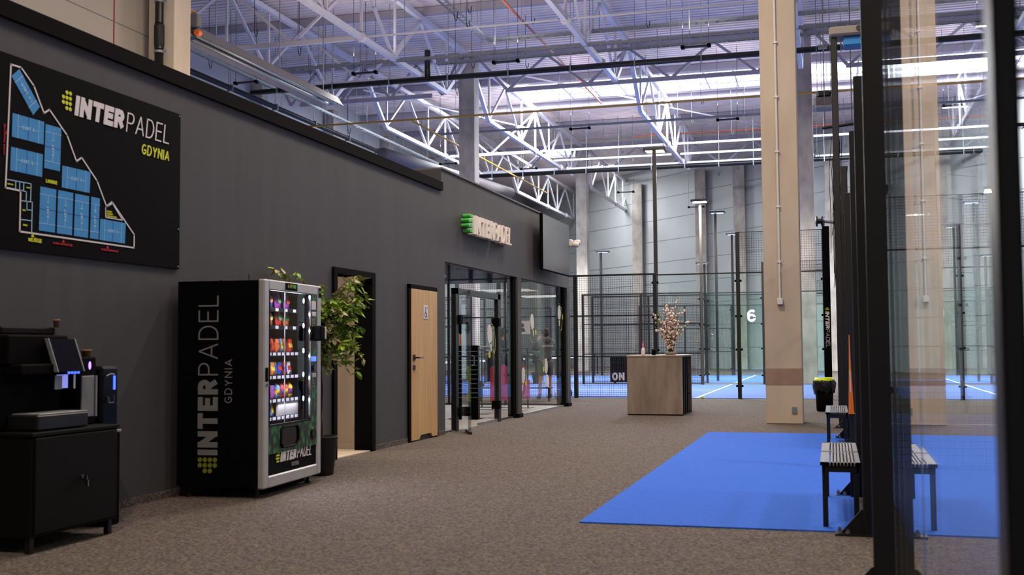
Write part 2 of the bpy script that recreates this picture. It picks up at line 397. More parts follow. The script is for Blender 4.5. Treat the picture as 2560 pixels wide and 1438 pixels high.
# hall walls
mb=MB()
def panel_wall(mb,x0,x1,y0,y1,z1=CEIL+.4): mb.box(x0,x1,y0,y1,0,z1)
struct('wall_upper_left',MB().box(-13.1,-12.85,-3,19,0,CEIL+.3),'panel_beige')
j=MB()
for z in (7.43,9.9): j.box(-12.852,-12.845,-3,19,z-.008,z+.008)
struct('trim_1',j,'joint_dark')
j=MB(); j.box(-12.852,-12.842,17.87,17.9,3,CEIL); struct('trim_2',j,'joint_red')
struct('wall_return',MB().box(-21.3,-12.85,19,19.25,0,CEIL+.3),'panel_white')
struct('wall_outer_left',MB().box(-21.6,-21.3,19,80,0,CEIL+.3),'panel_white')
j=MB()
for z in (7.4,8.6,9.8,11.0): j.box(-21.3,-21.29,19.3,79.5,z-.012,z+.012)
struct('trim_3',j,'joint_dark')
mb=MB(); mb.prism([(-21.5,79.4),(14.2,43.7),(14.5,44.0),(-21.2,79.7)],(0,0,0),X1,Y1,Z1,CEIL+.3); struct('wall_back',mb,'panel_white')
j=MB()
for z in (1.2,2.5,3.8,5.1,6.4,7.7,9.0,10.3,11.6): j.prism([(-21.3,79.19),(14,43.89),(14,43.93),(-21.3,79.23)],(0,0,z-.012),X1,Y1,Z1,.024)
struct('trim_4',j,'joint_dark')
struct('wall_right',MB().box(14.0,14.3,-3,80,0,CEIL+.3),'panel_white')
# lobby wall: segments around the open doorway
D1a,D1b,DH=11.72,12.79,2.12
mb=MB(); mb.box(WX-.2,WX,-3,D1a,0,3.60); mb.box(WX-.2,WX,D1a,D1b,DH,3.60); mb.box(WX-.2,WX,D1b,15.38,0,3.60)
struct('wall_left',mb,'wall_dark')
struct('trim_5',MB().box(WX-.24,WX+.035,-3,15.37,3.555,3.68),'trim_dark')
mb=MB()
for a,b in ((-3,D1a-.1),(D1b+.1,13.98),(15.2,15.46)): mb.box(WX,WX+.015,a,b,0,.065)
struct('baseboard_left',mb,'carpet')
# back room seen through the doorway
mb=MB(); mb.box(-8.4,WX-.2,12.88,13.0,0,2.7); mb.box(-8.5,-8.4,10.5,13,0,2.7); mb.box(-8.4,WX-.2,10.4,10.5,0,2.7)
struct('wall_corridor',mb,'beige_wall')
struct('baseboard_corridor',MB().box(-8.4,WX-.2,12.865,12.88,0,.09),'beige_wall')
struct('ceiling_corridor',MB().box(-8.5,WX-.2,10.4,13.0,2.7,2.8),'panel_beige')
struct('floor_corridor',MB().box(-8.4,WX+.0,D1a+.02,12.87,.0,.012),'floor_light')
area('corridor_light',(-7.0,11.6,2.6),.6,42,(1,.86,.70))
t=thing('light_switch','cream switch plate on the beige corridor wall inside the open doorway','switch',(-6.0,12.865,1.12))
MB().bbox(-6.15,-5.83,12.85,12.872,1.10,1.20,.006).build('plate','white_plastic',t)
MB().bbox(-6.12,-6.0,12.842,12.852,1.115,1.185,.003).build('rocker','white_plastic',t); MB().bbox(-5.98,-5.86,12.842,12.852,1.115,1.185,.003).build('rocker','white_plastic',t)
# door frames
fr=MB(); fr.box(WX-.21,WX+.03,D1a-.06,D1a+.03,0,DH); fr.box(WX-.21,WX+.03,D1b-.03,D1b+.07,0,DH); fr.box(WX-.21,WX+.03,D1a-.06,D1b+.07,DH,DH+.07)
struct('door_1',fr,'trim_dark')
fr=MB(); fr.box(WX-.02,WX+.025,14.0,14.08,0,2.12); fr.box(WX-.02,WX+.025,15.09,15.12,0,2.12); fr.box(WX-.02,WX+.025,14.0,15.12,2.06,2.12)
dd=struct('door_2',fr,'trim_dark')
lf=MB(); Y0,Y1_=14.08,15.09
lf.prism([(Y0,.02),(Y0+.28,.02),(Y0+.34,.075),(Y1_-.26,.075),(Y1_-.20,.02),(Y1_,.02),(Y1_,2.06),(Y0,2.06)],(WX-.01,0,0),Y1,Z1,X1,.045)
leaf=lf.build('door_leaf','oak',dd)
mb=MB(); mb.box(WX+.035,WX+.045,14.12,14.20,1.09,1.17); mb.tube([(WX+.035,14.17,1.13),(WX+.09,14.17,1.13),(WX+.10,14.19,1.13),(WX+.10,14.34,1.13)],.011); mb.box(WX+.035,WX+.045,14.12,14.20,.965,1.03)
mb.build('door_handle','black_steel',dd)
s=MB().bbox(WX+.034,WX+.04,14.53,14.70,1.66,1.85,.002).build('wheelchair_sign','txt_white',dd); s['label']='white sign with a blue wheelchair symbol'
mb=MB(); O=(WX+.0405,14.53,1.66); 
ribbon(mb,arc(.075,.06,.035,.035,110,380,10),O,Y1,Z1,X1,.010,.002); ribbon(mb,[(.07,.135),(.075,.085),(.105,.082),(.125,.04)],O,Y1,Z1,X1,.014,.002)
mb.prism([(.068+.012*math.cos(a*.7),.155+.012*math.sin(a*.7)) for a in range(9)],O,Y1,Z1,X1,.002); ribbon(mb,[(.12,.15),(.15,.16)],O,Y1,Z1,X1,.01,.002)
mb.build('symbol','sign_blue',s if False else dd)
# ---------------------------------------------------------------- shop block (glazed front, seen through)
SY0,SY1,SX1,ST=15.38,23.55,-9.6,3.9
mb=MB(); mb.box(SX1,WX,SY0,SY1,2.72,ST-.02)                   # header and roof mass
mb.box(WX-.16,WX,SY0,15.52,0,2.72)
mb.box(WX-.16,WX,15.52,SY1,2.53,2.72)
mb.box(SX1,WX-.02,SY0,SY0+.12,0,2.72)
struct('wall_shop',mb,'wall_dark')
struct('trim_6',MB().box(SX1-.02,WX+.02,SY0,SY1+.03,ST-.02,ST+.005),'joint_dark')
struct('floor_shop',MB().box(SX1,WX-.03,SY0+.12,SY1,.0,.012),'tile')
struct('ceiling_shop',MB().box(SX1,WX-.16,SY0+.12,SY1,2.68,2.72),'black_matte')
# corner columns of the shop front
for nm,y0,y1 in (('column_middle',19.42,19.66),('column_corner',23.34,23.60)):
    c=struct('trim_7' if 'mid' in nm else 'trim_8',MB().box(WX-.16,WX+.02,y0,y1,0,2.53),'wall_dark')
    MB().box(WX-.17,WX+.04,y0-.01,y1+.01,0,.07).build('foot_strip','trim_dark',c)
mb=MB(); mb.box(WX-.14,WX-.02,19.28,19.42,.0,2.53); mb.box(WX-.14,WX-.02,23.2,23.34,0,2.53)
struct('trim_9',mb,'trim_dark')
# front glazing: fixed panes and the framed entrance
g=struct('window_4',MB().box(WX-.06,WX-.05,19.67,23.2,.04,2.53),'glass_clear')
MB().box(WX-.075,WX-.035,19.67,23.2,0,.04).build('sill_rail','galv',g)
def racket_sticker(parent,y,z,h,tilt,ball,ring):
    O=Vector((WX-.044,y,z)); c,s_=math.cos(tilt),math.sin(tilt); U=Vector((0,c,s_)); V=Vector((0,-s_,c))
    m=MB(); m.prism([(.30*h*math.cos(a*PI/10),.62*h+.38*h*math.sin(a*PI/10)) for a in range(20)],O,U,V,X1,.002)
    m.prism([(-.05*h,-.05*h),(.05*h,-.05*h),(.09*h,.3*h),(-.09*h,.3*h)],O,U,V,X1,.002)
    o=m.build('racket_sticker','decal_white',parent); o['label']='white padel racket sticker on the glass'
    m=MB()
    for i in range(-2,3):
        for j_ in range(-2,4): m.prism([((i*.09+.012*math.cos(a))*h,(.62+j_*.09+.012*math.sin(a))*h) for a in (0,1.26,2.5,3.77,5.0)],O+X1*.0022,U,V,X1,.001)
    m.build('racket_holes','txt_grey',o if False else parent)
    m=MB(); m.prism([((ball[0]+.13*math.cos(a*PI/8))*h,(ball[1]+.13*math.sin(a*PI/8))*h) for a in range(16)],O,U,V,X1,.002)
    ribbon(m,[((ring*.28+.34*math.cos(t))*h,(.35+.6*math.sin(t))*h) for t in [PI*(.5+ring*.0)+ring*-PI*k/12 for k in range(13)]],O,U,V,X1,.03*h,.0015)
    m.build('ball_sticker','txt_yellow',parent)
racket_sticker(g,20.75,1.50,.42,.35,(.42,-.02),-1); racket_sticker(g,22.87,1.72,.42,-.02,(.75,.45),1)
racket_sticker(g,21.72,.62,.42,.02,(-.5,.5),-1); racket_sticker(g,19.92,.48,.42,-.25,(.55,.4),1)
t=MB().box(-6.62,-6.30,SY1-.06,SY1-.055,1.55,1.84).build('paper_notice','txt_white'); tag(t,'white paper notice with a dark portrait on the shop glass','notice')
m=MB(); m.prism([(.11+.05*math.cos(a*PI/6),.19+.05*math.sin(a*PI/6)) for a in range(12)],(-6.60,SY1-.0605,1.55),X1,Z1,-Y1,.002); m.prism([(.04,.05),(.19,.05),(.16,.13),(.07,.13)],(-6.60,SY1-.0605,1.55),X1,Z1,-Y1,.002)
m.build('portrait','hair',t)
g=struct('window_5',MB().box(WX-.06,WX-.05,18.46,19.28,.04,2.53),'glass_clear')
MB().box(WX-.075,WX-.035,18.46,19.28,0,.04).build('sill_rail','black_steel',g)
g=struct('window_6',MB().box(WX-.06,WX-.05,15.52,16.10,.03,2.53),'glass_clear')
MB().box(WX-.075,WX-.035,15.52,16.10,0,.03).build('sill_rail','black_steel',g)
g=struct('window_7',MB().box(WX-.06,WX-.05,17.28,18.32,.05,2.08),'glass_clear')
MB().box(WX-.075,WX-.035,17.28,18.32,0,.05).build('sill_rail','galv',g)
racket_sticker(g,17.98,1.22,.44,.3,(-.28,-.1),1)
struct('window_8',MB().box(WX-.06,WX-.05,16.10,18.46,2.17,2.53),'glass_clear')
fr=MB(); fr.box(WX-.10,WX-.02,16.08,16.20,0,2.17); fr.box(WX-.10,WX-.02,18.32,18.46,0,2.17); fr.box(WX-.10,WX-.02,16.08,18.46,2.08,2.17)
dd=struct('door_3',fr,'black_steel')
m=MB(); m.box(WX-.12,WX+.02,16.19,16.30,1.62,1.76); m.box(WX-.12,WX+.02,16.19,16.30,.22,.36); m.box(WX-.12,WX+.02,18.24,18.34,1.62,1.76); m.box(WX-.12,WX+.02,18.24,18.34,.22,.36); m.build('door_hinge','black_matte',dd)
# open glass leaf, turned out into the lobby
A=Vector((-5.50,16.42,0)); B=Vector((-5.06,15.50,0)); d=(B-A).normalized(); n=Vector((d.y,-d.x,0))
def slab(m,s0,s1,z0,z1,th):
    p=[A+d*s0-n*th/2,A+d*s1-n*th/2,A+d*s1+n*th/2,A+d*s0+n*th/2]
    return m.add([(q.x,q.y,z0) for q in p]+[(q.x,q.y,z1) for q in p],[(0,3,2,1),(4,5,6,7),(0,1,5,4),(1,2,6,5),(2,3,7,6),(3,0,4,7)])
lf=slab(MB(),0,1.02,.03,2.1,.012).build('door_glass','glass_green',dd); lf['label']='open glass door leaf turned out into the lobby'
m=MB(); slab(m,.45,1.02,.0,.04,.03); m.build('door_rail','black_steel',dd)
m=MB(); p=A+d*.9; m.tube([(p.x+.04,p.y,1.0),(p.x+.07,p.y,1.0),(p.x+.07,p.y,1.14),(p.x+.04,p.y,1.14)],.012); m.build('door_handle','chrome',dd)
# far side glazing of the shop (towards the courts)
g=struct('window_9',MB().box(SX1,WX-.16,SY1-.05,SY1-.04,.05,2.68),'glass_thin')
m=MB()
for x in (-9.6,-8.2,-6.9,-5.72): m.box(x,x+.05,SY1-.07,SY1-.02,0,2.68)
m.box(SX1,WX-.16,SY1-.07,SY1-.02,0,.05); m.build('window_frame','black_steel',g)
g=struct('window_10',MB().box(SX1-.01,SX1,SY0+.12,SY1,.05,2.68),'glass_thin')
m=MB()
for y in (15.5,17.5,19.5,21.5,23.45): m.box(SX1-.03,SX1+.02,y,y+.05,0,2.68)
m.build('window_frame','black_steel',g)

for k,(x,y,z) in enumerate(((-8.2,12.5,3.9),(-8.2,24.2,3.9),(-10.5,18.0,3.92))):  # bodies for the added uplights, out of view
    t=thing('added_uplight','added unseen uplight for the roof trusses, '+['behind the dark cornice','behind the shop roof','beside the shop block'][k],'lamp',(x,y,z),0,'added uplights for the trusses')
    MB().bbox(x-.68,x+.68,y-.1,y+.1,z,z+.08,.01).build('lamp_tray','white_plastic',t); MB().box(x-.05,x+.05,y-.05,y+.05,2.8 if k==0 else .0,z).build('post','galv',t)
for k,(y0,y1,z) in enumerate(((10.9,11.5,3.69),(14.55,14.75,3.69))):
    t=thing('cove_lamp',['longer warm lamp tube peeking over the dark cornice','short warm lamp tube at the end of the dark cornice'][k],'lamp',(WX-.12,y0,z),0); MB().tube([(WX-.1,y0,z+.02),(WX-.1,y1,z+.02)],.02,8).build('tube','warm_glow',t); MB().box(WX-.14,WX-.06,y0,y1,z-.008,z).build('base','galv',t)
# ================================================================ CONCRETE COLUMNS
def column(x,y,w,lab,m='concrete',z1=11.75,g=None,rot=0,z0=0):
    t=MB().bbox(-w/2,w/2,-w/2,w/2,0,z1-z0,.012).build('concrete_column',m); t.location=(x,y,z0); t.rotation_euler=(0,0,rot)
    return tag(t,lab,'column',g)
tn=thing('concrete_column','tall tan concrete column on the carpet beside the blue mat','column',(-.765,18.9,0))
b=MB().bbox(-1.055,-.475,18.6,19.18,0,11.75,.012).build('shaft','concrete_tan',tn)
MB().box(-1.057,-.473,18.598,19.18,.62,.89).build('stain_band','concrete_patch',tn)
MB().box(-.65,-.57,18.585,18.6,.17,.27).build('metal_plate','galv',tn)
cx=-.80
m=MB(); m.tube([(cx,18.575,2.02),(cx,18.575,11.6)],.018); 
for z in (2.6,3.5,4.4,5.3,6.2,7.1): m.box(cx-.03,cx+.03,18.55,18.6,z,z+.03)
o=m.build('conduit','white_plastic',tn); o['label']='cream cable conduit clipped down the front face'
m=MB(); m.bbox(cx-.045,cx+.045,18.53,18.6,1.92,2.02,.008).build('junction_box','white_plastic',tn)
column(-.77,38.4,.58,'grey concrete column behind the tan column, level with the court fence')
column(-12.55,38.4,.58,'tall grey concrete column rising behind the shop wall beside the dark cornice')
column(-12.55,57.6,.58,'grey concrete column beyond the courts, just right of the wall television')
t=thing('concrete_column','warm-lit concrete column above the dark wall with a black drainpipe on it','column',(-12.5,19.2,0))
MB().bbox(-12.79,-12.21,18.9,19.48,0,11.75,.012).build('shaft','concrete_tan',t)
t2=thing('drain_pipe','black drainpipe with steel clamps fixed to the upper left column','pipe',(-12.46,18.77,3.6))
m=MB(); m.tube([(-12.46,18.77,3.0),(-12.46,18.77,7.1)],.085,16); m.tube([(-12.46,18.77,7.1),(-12.46,18.77,7.2),(-12.46,18.77,7.55),(-12.46,18.77,7.6)],[.085,.10,.10,.085],16); m.tube([(-12.46,18.77,7.6),(-12.46,18.77,11.9)],.08,16); m.build('pipe','black_steel',t2,smooth=True)
for z in (7.02,8.02):
    m=MB(); m.lathe([(.09,0),(.098,0),(.098,.05),(.09,.05)],(-12.46,18.77,z),16); m.box(-12.36,-12.28,18.75,18.79,z,z+.04); m.build('pipe_clamp','galv',t2)
for i,y in enumerate((38.4,44.8,51.2,57.6,64)):
    column(-21.05,y,.5,['first','second','third','fourth','fifth'][i]+' grey wall column from the left, seen over the dark cornice',z1=11.75)
for i,(x,lab) in enumerate(((-11.75,'grey column on the far wall left of the tall light pole'),(-7.35,'wide dark-sided column on the far wall right of the tall light pole'),(-5.0,'grey column on the far wall left of the tan column'),(-.15,'pale column on the far wall right of the tan column'),(4.6,'far wall column behind the netted court'),(-16.2,'far wall column hidden low behind the trusses'))):
    column(x+.25,57.9-x-.75,.62,lab,z1=11.4,rot=PI/4*0)

# ================================================================ ROOF STEEL
BZ,TZ=10.0,11.8
def truss_y(x,y0,lab):
    t=thing('roof_truss',lab,'truss',(x,y0,BZ),0,'roof trusses running down the hall')
    L=19.2; bn=[2.4,7.1,11.9,16.6]; tnn=[0,4.75,9.5,14.2,19.2]
    def P(y,z): return (0,y,z)
    MB().beam(P(0,TZ-BZ+.1),P(L,TZ-BZ+.1),.16,.16).build('top_chord','truss_white',t,local=True)
    MB().beam(P(bn[0],0),P(bn[-1],0),.14,.15).build('bottom_chord','truss_white',t,local=True)
    for a,b in ((P(.15,TZ-BZ),P(bn[0],0)),(P(bn[-1],0),P(L-.15,TZ-BZ))): MB().beam(a,b,.14,.14).build('end_post','truss_white',t,local=True)
    for i,b in enumerate(bn):
        if i>0: MB().beam(P(tnn[i],TZ-BZ),P(b,0),.08).build('diagonal','truss_white',t,local=True)
        if i<3: MB().beam(P(b,0),P(tnn[i+1],TZ-BZ),.08).build('diagonal','truss_white',t,local=True)
        MB().beam(P(b+.12,0),P(b+.12,TZ-BZ),.07).build('vertical','truss_white',t,local=True)
    for q in tnn[2:3]:
        MB().beam(P(q,0),P(q,TZ-BZ),.07).build('vertical','truss_white',t,local=True)
        MB().lathe([(.12,-.1),(.15,-.06),(.15,.06),(.12,.1)],P(q,0),10,'y').build('node_plate','truss_white',t,local=True)
        MB().lathe([(.12,-.1),(.15,-.06),(.15,.06),(.12,.1)],P(bn[2]+2.4,0),10,'y').build('node_plate','truss_white',t,local=True)
    return t
XS=[-16.8,-12.55,-6.66,-.77,5.12]
nm=['leftmost line of trusses, above the grey heater','truss line over the left column','truss line between the two grey columns','truss line over the tan column','truss line over the netted court']
t0=truss_y(XS[0],19.2,'white fish-belly roof truss, near bay, '+nm[0])
for i,x in enumerate(XS):
    for k,(y,bay) in enumerate(((19.2,'near bay'),(38.4,'middle bay'),(57.6,'far bay'))):
        if i==0 and k==0: continue
        if k==2 and i>1: continue
        if x>0 and k==2: continue
        dup(t0,(x,y,BZ),label='white fish-belly roof truss, %s, %s'%(bay,nm[i]))
# bracing struts between truss lines, with V members up to the chords
def strut(y,xa,xb,lab,v=True,r=.09):
    t=thing('roof_strut',lab,'roof strut',((xa+xb)/2,y,BZ),0,'white struts between the trusses')
    MB().beam((xa+.2,y,BZ),(xb-.2,y,BZ),r*1.2,r*1.3).build('bar','truss_white',t)
    if v:
        xm=(xa+xb)/2
        for xx in (xa,xb): MB().beam((xm,y,BZ),(xx,y,TZ),.07).build('diagonal','truss_white',t)
rows=[(28.7,'first'),(33.6,'second'),(48.0,'third'),(53.1,'fourth')]
for y,o_ in rows:
    strut(y,XS[0],XS[1],'white roof strut with V bracing, %s row, left bay'%o_,True,.1)
    for i in (1,2,3):
        thin=y<40
        strut(y,XS[i],XS[i+1],'white %s bar between truss lines, %s row, bay %s'%('thin' if thin else 'round',o_,['','right of the left column','left of the tan column','right of the tan column'][i]),False,.035 if thin else .065)
strut(50.6,XS[1],XS[2],'long white bar under the far skylight, left part',False,.065); strut(50.6,XS[2],XS[3],'long white bar under the far skylight, right part',False,.065)
# transverse trusses on the column rows
def truss_x(y,xa,xb,lab):
    t=thing('cross_truss',lab,'truss',(xa,y,10.55),0,'cross trusses on the column rows')
    MB().box(xa+.012,xb-.012,y-.1,y+.1,11.752,12.02).build('top_beam','beam_grey',t)
    MB().beam((xa+1.4,y,10.55),(xb-1.4,y,10.55),.12,.14).build('bottom_chord','beam_grey',t)
    n=4; p=(xb-xa)/n
    for k in range(n):
        x0=xa+k*p
        if k==0: MB().beam((x0+.45,y,11.70),(x0+p/2,y,10.55),.1).build('diagonal','beam_grey',t)
        else: MB().beam((x0,y,11.72),(x0+p/2,y,10.55),.09).build('diagonal','beam_grey',t)
        MB().beam((x0+p/2,y,10.55),(x0+p-(.45 if k==n-1 else 0),y,11.72),.09).build('diagonal','beam_grey',t)
for y,n_ in ((38.4,'middle column row'),(57.6,'far column row')):
    truss_x(y,-20.7,-12.55,'pale lattice cross truss on the %s, left bay'%n_)
    truss_x(y,-12.55,-.77,'pale lattice cross truss on the %s, centre bay'%n_)
    if y<50: truss_x(y,-.77,11.0,'pale lattice cross truss on the %s, right bay'%n_)
for y,lab in ((28.8,'nearest cross purlin under the roof deck'),(48.6,'purlin just behind the long skylight'),(43.6,'purlin just before the long skylight'),(53.0,'purlin above the fourth row of struts'),(33.6,'purlin above the second row of struts')):
    tag(MB().box(-21.2,min(12,57.2-y),y-.07,y+.07,12.02,12.28).build('purlin','beam_grey'),'grey '+lab,'purlin')
# diagonal rods under the deck
for a,b,lab in (((-12.5,39,11.7),(-6.7,48,11.7),'thin diagonal brace rod left of the skylight centre'),((-6.6,48.5,11.7),(-.8,57,11.7),'thin diagonal brace rod behind the skylight'),((-16.8,38.6,11.0),(-12.6,48,11.0),'thin diagonal brace rod in the left bay')):
    tag(MB().beam(a,b,.05).build('brace_rod','truss_white'),lab,'brace rod')
# big black pipe with hanger clamps, and its drop
def hpipe(name,a,b,r,m,lab,cat='pipe',clamps=0,drop=None):
    t=thing(name,lab,cat,((a[0]+b[0])/2,(a[1]+b[1])/2,a[2]))
    MB().tube([a,b],r,10).build('pipe',m,t,smooth=True)
    a,b=Vector(a),Vector(b)
    for k in range(clamps):
        p=a.lerp(b,(k+.5)/clamps)
        q=MB(); dx,dy=(.02,r*1.3) if abs(b.x-a.x)>abs(b.y-a.y) else (r*1.3,.02)
        q.box(p.x-dx,p.x+dx,p.y-dy,p.y+dy,p.z-r*1.25,p.z+r*1.25); q.box(p.x-.008,p.x+.008,p.y-.008,p.y+.008,p.z+r,CEIL-.2); q.build('hanger','galv',t)
    if drop: MB().tube(drop,r*1.1,10).build('drop_pipe',m,t,smooth=True)
    return t
hpipe('sprinkler_pipe',(-18.0,32.3,9.6),(13,32.3,9.6),.085,'black_steel','thick black sprinkler pipe crossing the hall in front of the trusses',clamps=16,drop=[(-11.9,32.3,9.6),(-11.9,32.3,10.5)])
hpipe('sprinkler_pipe',(-18.3,24.0,9.6),(-18.3,60,9.6),.085,'black_steel','black sprinkler pipe running along the left outer wall',clamps=12)
hpipe('sprinkler_pipe',(-18.0,51.6,9.6),(13,51.6,9.6),.10,'black_steel','second black sprinkler pipe crossing far down the hall',clamps=20)
hpipe('gas_pipe',(-18.6,22,9.35),(-18.6,36.95,9.35),.035,'gas_yellow','yellow gas pipe running along the left wall')
hpipe('gas_pipe',(-18.6,37,9.4),(13,37,9.4),.035,'gas_yellow','yellow gas pipe crossing the hall',clamps=6)
hpipe('gas_pipe',(-14.3,37.2,9.4),(-14.3,57,9.4),.035,'gas_yellow','yellow gas pipe turning away beyond the shop')
hpipe('fire_pipe',(-8.95,20,11.3),(-8.95,45,11.3),.035,'pipe_red','thin red pipe running away under the roof deck')
hpipe('fire_pipe',(-8.8,52,11.2),(4,52,11.2),.03,'pipe_red','thin dull red pipe crossing beyond the skylight')
def tray(a,b,w_,lab,hang=5):
    t=thing('cable_tray',lab,'cable tray',((a[0]+b[0])/2,(a[1]+b[1])/2,a[2])); a,b=Vector(a),Vector(b); L=(b-a).length; d=(b-a).normalized(); nrm=Vector((-d.y,d.x,0))
    m=MB()
    for s_ in (-1,1): m.beam(a+nrm*s_*w_/2,b+nrm*s_*w_/2,.012,.07)
    k=int(L/.28)
    for i in range(k): p=a.lerp(b,(i+.5)/k); m.beam(p-nrm*w_/2-Z1*.03,p+nrm*w_/2-Z1*.03,.05,.012)
    m.build('tray','galv',t)
    for i in range(hang):
        p=a.lerp(b,(i+.5)/hang); MB().box(p.x-.008,p.x+.008,p.y-.008,p.y+.008,p.z,CEIL).build('hanger_rod','galv',t)
tray((-9.9,24,10.6),(-9.9,31.95,10.6),.2,'galvanised cable tray running away to the crossing tray'); tray((-9.9,32.1,10.6),(12,32.1,10.6),.22,'galvanised cable tray crossing high up before the middle trusses',10)
tray((-12,33.4,10.35),(12,33.4,10.35),.14,'narrow cable tray crossing just behind the upper one',8); tray((-16.5,31.2,9.95),(12,31.2,9.95),.12,'narrow cable tray carrying the black linear lamps',10)
tray((-19.5,24,9.9),(-19.5,58,9.9),.25,'wide cable tray along the left outer wall',9); tray((-17.7,22,9.95),(-17.7,50,9.95),.12,'thin conduit rail along the left bay',7)
tray((-15,41.6,9.75),(12,41.6,9.75),.12,'cable tray under the skylight in the middle bay',8)
# linear lamps hanging under the trays
def lin_lamp(x,y,z,lab):
    t=thing('linear_lamp',lab,'ceiling lamp',(x,y,z),0,'black linear lamps under the roof')
    MB().bbox(x-.42,x+.42,y-.06,y+.06,z,z+.05,.01).build('housing','black_steel',t)
    for s_ in (-1,1):
        MB().bbox(x+s_*.36-.05,x+s_*.36+.05,y-.08,y+.08,z-.02,z+.07,.01).build('end_block','black_matte',t)
        MB().box(x+s_*.36-.006,x+s_*.36+.006,y-.006,y+.006,z+.07,CEIL+.03).build('hanger_wire','wire',t)
for (x,y,z,l) in ((-17.4,30.9,9.55,'far left above the dark cornice'),(-13.4,30.9,9.55,'right of the grey heater'),(-8.96,30.9,9.55,'centre, right of the tall column'),(-3.47,30.9,9.55,'just left of the tan column'),(-3.52,41.3,9.55,'under the skylight near the tan column'),(-9.06,41.3,9.55,'under the left end of the skylight'),(-13.4,49.9,9.55,'far bay beside the small skylights'),(-16,46,9.3,'left bay near the outer wall'),(-9.3,52.4,8.6,'far bay, lower right'),(-6.4,56,8.2,'before the far wall')):
    lin_lamp(x,y,z,'black linear lamp hanging from the roof, '+l)
for k,(x,y,r) in enumerate(((-3.0,14.0,0),(-3.4,8.5,0),(-3.0,21.0,0),(-2.2,1.0,.5))):
    t=thing('bay_lamp','long bay lamp over the lobby, '+['above the blue mat','above the vending machine','above the counter','above the camera end'][k],'ceiling lamp',(x,y,9.32),0,'bay lamps over the lobby')
    MB().bbox(x-.65,x+.65,y-.12,y+.12,9.33,9.40,.02).build('housing','white_plastic',t); MB().box(x-.5,x-.48,y-.01,y+.01,9.4,CEIL-.05).build('hanger_wire','wire',t); MB().box(x+.48,x+.5,y-.01,y+.01,9.4,CEIL-.05).build('hanger_wire','wire',t)
# hanging wires with hooks
random.seed(11)
wr=None
for k in range(90):
    x=random.uniform(-20,3); y=random.uniform(20.5,36) if k<60 else random.uniform(40,56)
    if (-7.5<x and y<27) or x>58-y-1: continue
    L=random.uniform(.8,2.6)
    wl='%s black hanging wire with open hook, %s, %s'%('short' if L<1.5 else ('long' if L>2.1 else 'mid-length'),'near roof bay' if y<27 else ('before the column row' if y<40 else ('under the skylight' if y<48 else 'far roof bay')),'by the left outer wall' if x<-16.8 else ('left of the tall column' if x<-12.55 else ('right of the tall column' if x<-9.6 else ('roof centre' if x<-6 else ('left of the tan column' if x<-2 else 'above the tan column')))))
    if wr is None:
        t=thing('hanging_wire',wl,'wire',(x,y,CEIL),0,'hanging wires with hooks')
        MB().box(-.007,.007,-.007,.007,-2,0).build('wire','wire',t,local=True)
        MB().tube([(0,0,-2),(.03,0,-2.12),(.06,0,-2.16),(.09,0,-2.1),(.1,0,-1.95)],.012,5).build('hook','black_steel',t,local=True); wr=t
    else: o=dup(wr,(x,y,CEIL),label=wl); o.scale=(1,1,L/2)
# radiant tube heater
t=thing('tube_heater','long grey radiant tube heater with orange cap hanging left under the trusses','heater',(-13.15,24.5,8.0))
m=MB(); m.prism([(-.34,-.1),(-.15,.16),(.15,.16),(.34,-.1),(.30,-.1),(.12,.11),(-.12,.11),(-.30,-.1)],(-13.15,20.9,8.05),X1,Z1,Y1,7.2); m.build('reflector','heater_grey',t)
m=MB(); m.tube([(-13.27,21.0,8.02),(-13.27,28,8.02)],.05); m.tube([(-13.03,21.0,8.02),(-13.03,28,8.02)],.05); m.build('burner_tube','galv',t,smooth=True)
m=MB(); m.lathe([(.10,0),(.13,.05),(.13,.3),(.09,.34)],(-13.05,20.55,8.0),12,'y'); m.build('burner_fan','black_steel',t,smooth=True)
MB().bbox(-13.05,-12.85,20.75,20.95,8.16,8.42,.02).build('control_box','heater_grey',t); MB().lathe([(.07,0),(.07,.12)],(-12.85,20.72,8.0),10,'y').build('orange_cap','txt_orange',t)
for y in (22,25,27.5): MB().box(-13.16,-13.14,y,y+.02,8.2,CEIL).build('hanger_rod','galv',t)
t=thing('gas_hose','yellow flexible gas hose above the heater burner','hose',(-13,20.8,8.4)); MB().tube([(-12.95,20.85,8.45),(-13.15,20.7,8.6),(-13.15,20.7,8.8),(-12.95,20.8,8.95),(-12.9,20.9,9.1)],.025).build('hose','gas_yellow',t,smooth=True)
t=thing('air_duct','round steel duct lying behind the shop roof','duct',(-15,44,7.6)); m=MB(); m.tube([(-16.6,40,8.8),(-14.9,52,8.8)],.25,14); m.build('duct','heater_grey',t,smooth=True)
# warm-air heater unit right of the columns
t=thing('fan_heater','grey box fan heater hanging right of the grey column','heater',(-.1,30,7.35))
MB().bbox(-.33,.17,29.7,30.4,7.42,7.68,.05).build('casing','heater_grey',t); MB().bbox(-.27,.11,29.75,30.35,7.66,7.86,.06).build('hood','black_steel',t); MB().bbox(-.3,.14,29.66,29.72,7.38,7.46,.02).build('louvre','galv',t)
for x in (-.25,.09): MB().box(x,x+.015,30,30.015,7.86,CEIL-.05).build('hanger_rod','galv',t)
MB().box(-.2,.04,29.95,30.05,9.0,9.1).build('bracket','galv',t)
